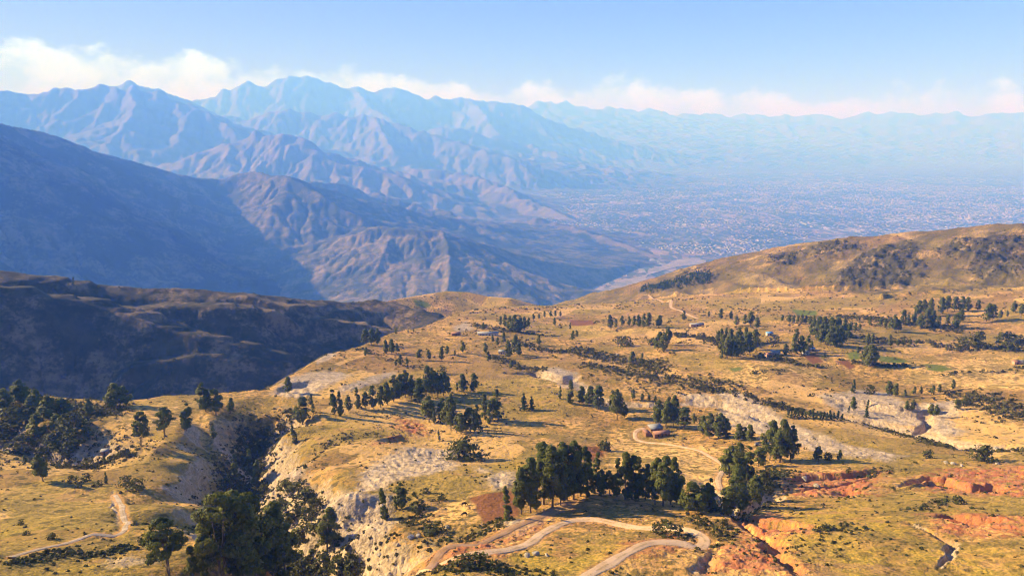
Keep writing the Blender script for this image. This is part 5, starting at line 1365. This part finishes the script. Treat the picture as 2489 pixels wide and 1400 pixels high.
def build_houses():
    h = math.radians
    P = ground(1601, 1060)
    ax = np.array([math.cos(h(14)), math.sin(h(14)), 0]); ay = np.array([-math.sin(h(14)), math.cos(h(14)), 0])
    def zed(p): p = p.copy(); p[2] = G1.sample(p[0], p[1]); return p
    house(0, 0, h(14), 9.5, 4.2, 2.3, M_ADOBE, M_TILE, 'long adobe farmhouse with a pinkish tile roof inside the road bend', True, .9, at=zed(P + ax * 1.2))
    house(0, 0, h(14), 7.5, 4.6, 2.6, M_ADOBE, M_TIN, 'farm shed with a grey sheet roof behind the tile-roofed farmhouse', False, .8, 'farm_shed', 1, 1, at=zed(P + ax * 2.0 + ay * 9.0))
    house(0, 0, h(14 + 90), 5.0, 3.0, 2.2, M_ADOBE, M_TILE, 'small adobe outbuilding closing the farmyard next to the road', False, .4, 'farm_shed', 1, 0, at=zed(P - ax * 5.6 + ay * 4.5))
    house(1868, 867, h(10), 6, 4.5, 2.8, M_PINKW, M_TILE, 'small pink-walled cottage on the middle flat', True, .9, 'cottage')
    house(1884, 862, h(-5), 7, 4.5, 2.6, M_WHITEW, M_TIN, 'hut with a pale sheet roof beside the pink cottage', False, .6, 'hut')
    house(1971, 852, h(12), 5.5, 4.0, 2.4, M_WHITEW, M_BLUETIN, 'hut with a bright blue sheet roof at the edge of the trees', False, .7, 'hut')
    house(1958, 860, h(20), 5.0, 3.5, 2.3, M_WHITEW, M_TIN, 'whitish hut just below the blue-roofed one', False, .5, 'hut', 1, 1)
    house(1693, 793, h(8), 15, 5, 2.6, M_PINKW, M_TIN, 'long low building with a grey roof below the hill track', True, 1.0, 'farm_building')
    house(1186, 815, h(4), 22, 6, 3.0, M_WHITEW, M_TIN, 'long white building on the upland saddle', True, 1.2, 'farm_building', 1, 5)
    house(1108, 815, h(12), 9, 5, 2.6, M_ADOBE, M_TILE, 'low brown house west of the long white building', True, 1.0, 'adobe_house')
    house(1220, 860, h(-10), 6, 4.5, 2.6, M_WHITEW, M_TIN, 'little hut with a bluish roof among the upland trees', False, .6, 'hut')
    house(1870, 815, h(5), 6, 4, 2.4, M_WHITEW, M_BLUETIN, 'tiny pale blue-roofed hut north of the dense stand', False, .5, 'hut')
    house(256, 1104, h(15), 3.4, 2.6, 1.9, M_PINKW, M_TIN, 'tiny pink shed on the straw spur by the gorge', False, .4, 'field_shed', 1, 0)
    house(2470, 885, h(0), 5, 3.5, 2.2, M_PINKW, M_TILE, 'ruined pink hut on the far straw near the frame edge', False, .4, 'hut', 1, 0)
build_houses()

# ------------------------------------------------------------------ boulders
def rock_mat():
    s = NT('boulder_stone'); n = s.noise(1.5, 5, .65); s.color(s.mix(s.ramp(n, .35, .65), (.46, .41, .35), (.24, .20, .16))); s.bump(n, .8, .25); return s.m
M_BOULDER = rock_mat()
def boulder(px, py, size, label, seed):
    P = ground(px, py); r = np.random.RandomState(seed)
    bm = bmesh.new(); bmesh.ops.create_icosphere(bm, subdivisions=3, radius=1.0)
    off = r.normal(size=(9, 3)); off /= np.linalg.norm(off, axis=1)[:, None]; dep = r.uniform(.55, .85, 9)
    for v in bm.verts:
        c = np.array(v.co)
        for n_, d_ in zip(off, dep):
            k = c @ n_
            if k > d_: c = c - n_ * (k - d_) * .9          # broken facets
        v.co = c * np.array([1.25, .9, .75])
    me = bpy.data.meshes.new('boulder'); bm.to_mesh(me); bm.free(); me.materials.append(M_BOULDER)
    o = link('boulder', me, None, (P[0], P[1], P[2] + size * .25)); o.scale = (size,) * 3; o.rotation_euler = (r.uniform(-.3, .3), r.uniform(-.3, .3), r.uniform(0, 6))
    tag(o, label, 'boulder', None); return o
for k, (px, py, sz, lab) in enumerate([
 (1282,1352,.9,'whitish boulder below the dirt road, westernmost of three'), (1302,1348,1.15,'largest whitish boulder in the trio below the dirt road'), (1330,1351,.7,'small whitish boulder at the eastern end of the trio below the road'),
 (998,1308,1.2,'grey boulder sticking out of the grass over the rock slabs'), (1016,1303,.9,'grey boulder leaning on the one over the rock slabs'), (922,1350,.9,'dark boulder on the grass below the rock slabs'), (966,1325,.6,'small pale stone between the slabs and the road'),
 (1087,1283,.8,'pale stone beside the dark bush above the road'), (2300,1126,1.0,'pale stone on the straw above the red scarp'), (2318,1129,1.2,'broad pale stone in the stone scatter above the red scarp'), (2338,1133,.8,'low stone at the end of the scatter above the red scarp'),
 (1955,1165,1.5,'big grey boulder at the head of the red gully'), (1985,1182,1.2,'grey boulder half way along the red gully rim'), (2420,1092,1.3,'grey boulder behind the round dark shrub'), (2425,1128,1.0,'pale boulder beside the red slope top'),
 (1838,1082,1.5,'pale boulder under the farmhouse trees'), (1213,1062,.8,'lone stone on the bare brown slope'), (920,1033,.7,'pale stone on the slope under the long grove'), (2480,880,2.2,'big pink boulder on the far straw'), (1500,866,2.2,'pinkish boulder on the middle flat')]):
    boulder(px, py, sz, lab, 50 + k)

# ------------------------------------------------------------------ grazing animals in the pasture by the ploughed field
def animal(px, py, length, rot, mat, label, grazing=True):
    P = ground(px, py)
    o = link('cow', None, None, (P[0], P[1], P[2])); o.rotation_euler = (0, 0, rot)
    me = bpy.data.meshes.new('body')
    s = length
    hx = (.72 * s, .22 * s) if grazing else (.74 * s, .80 * s)
    J = [(0, 0, .62 * s), (.30 * s, 0, .63 * s), (.46 * s, 0, .66 * s), (.60 * s, 0, .50 * s if grazing else .76 * s), (hx[0], 0, hx[1]), (hx[0] + .12 * s, 0, hx[1] - .09 * s), (-.22 * s, 0, .63 * s), (-.34 * s, 0, .62 * s), (-.42 * s, 0, .42 * s)]
    rad = [.20, .195, .16, .09, .075, .045, .20, .17, .018]
    E = [(0, 1), (1, 2), (2, 3), (3, 4), (4, 5), (0, 6), (6, 7), (7, 8)]
    for sx, root in ((.38, 2), (-.30, 7)):
        for sy in (-1, 1):
            i = len(J)
            back = sx < 0
            J += [(sx * s, sy * .11 * s, .47 * s), ((sx + (-.05 if back else .0)) * s, sy * .12 * s, .25 * s), ((sx + .01) * s, sy * .12 * s, .02 * s)]
            rad += [.085, .04, .034]
            E += [(root, i), (i, i + 1), (i + 1, i + 2)]
    me.from_pydata(J, E, [])
    b = link('body', me, o)
    m = b.modifiers.new('skin', 'SKIN'); 
    for v, rr in zip(me.skin_vertices[0].data if me.skin_vertices else [], rad): v.radius = (rr * s, rr * s)
    if not me.skin_vertices:
        bpy.context.view_layer.objects.active = b
        bm = bmesh.new(); bm.from_mesh(me); bm.verts.layers.skin.verify(); bm.to_mesh(me); bm.free()
        for v, rr in zip(me.skin_vertices[0].data, rad): v.radius = (rr * s, rr * s)
    me.skin_vertices[0].data[0].use_root = True
    b.modifiers.new('smooth', 'SUBSURF').levels = 1
    me.materials.append(mat)
    for sy in (-1, 1):
        q = np.array([(hx[0] - .03 * s, sy * .05 * s, hx[1] + .06 * s), (hx[0] - .05 * s, sy * .16 * s, hx[1] + .05 * s), (hx[0] - .01 * s, sy * .12 * s, hx[1] + .0 * s), (hx[0] - .03 * s, sy * .10 * s, hx[1] + .10 * s)])
        link('ear', np_mesh('ear', q, np.array([(0, 1, 2), (0, 3, 1), (1, 3, 2), (0, 2, 3)]), mat, False), o)
    tag(o, label, 'cow', 'cattle in the pasture by the ploughed field')
M_BLACK = flat_mat('dark_hide', (.025, .02, .016), (.05, .035, .025), 2.0)
M_TAN = flat_mat('tan_hide', (.30, .19, .10), (.22, .13, .07), 2.0)
animal(1127, 1230, 1.9, .5, M_BLACK, 'dark cow grazing on the straw pasture, farthest of three')
animal(1141, 1239, 1.5, 2.0, M_TAN, 'tan calf beside the dark cow on the pasture', False)
animal(1130, 1254, 1.8, 3.4, M_BLACK, 'black cow closer to the dark bush on the pasture')
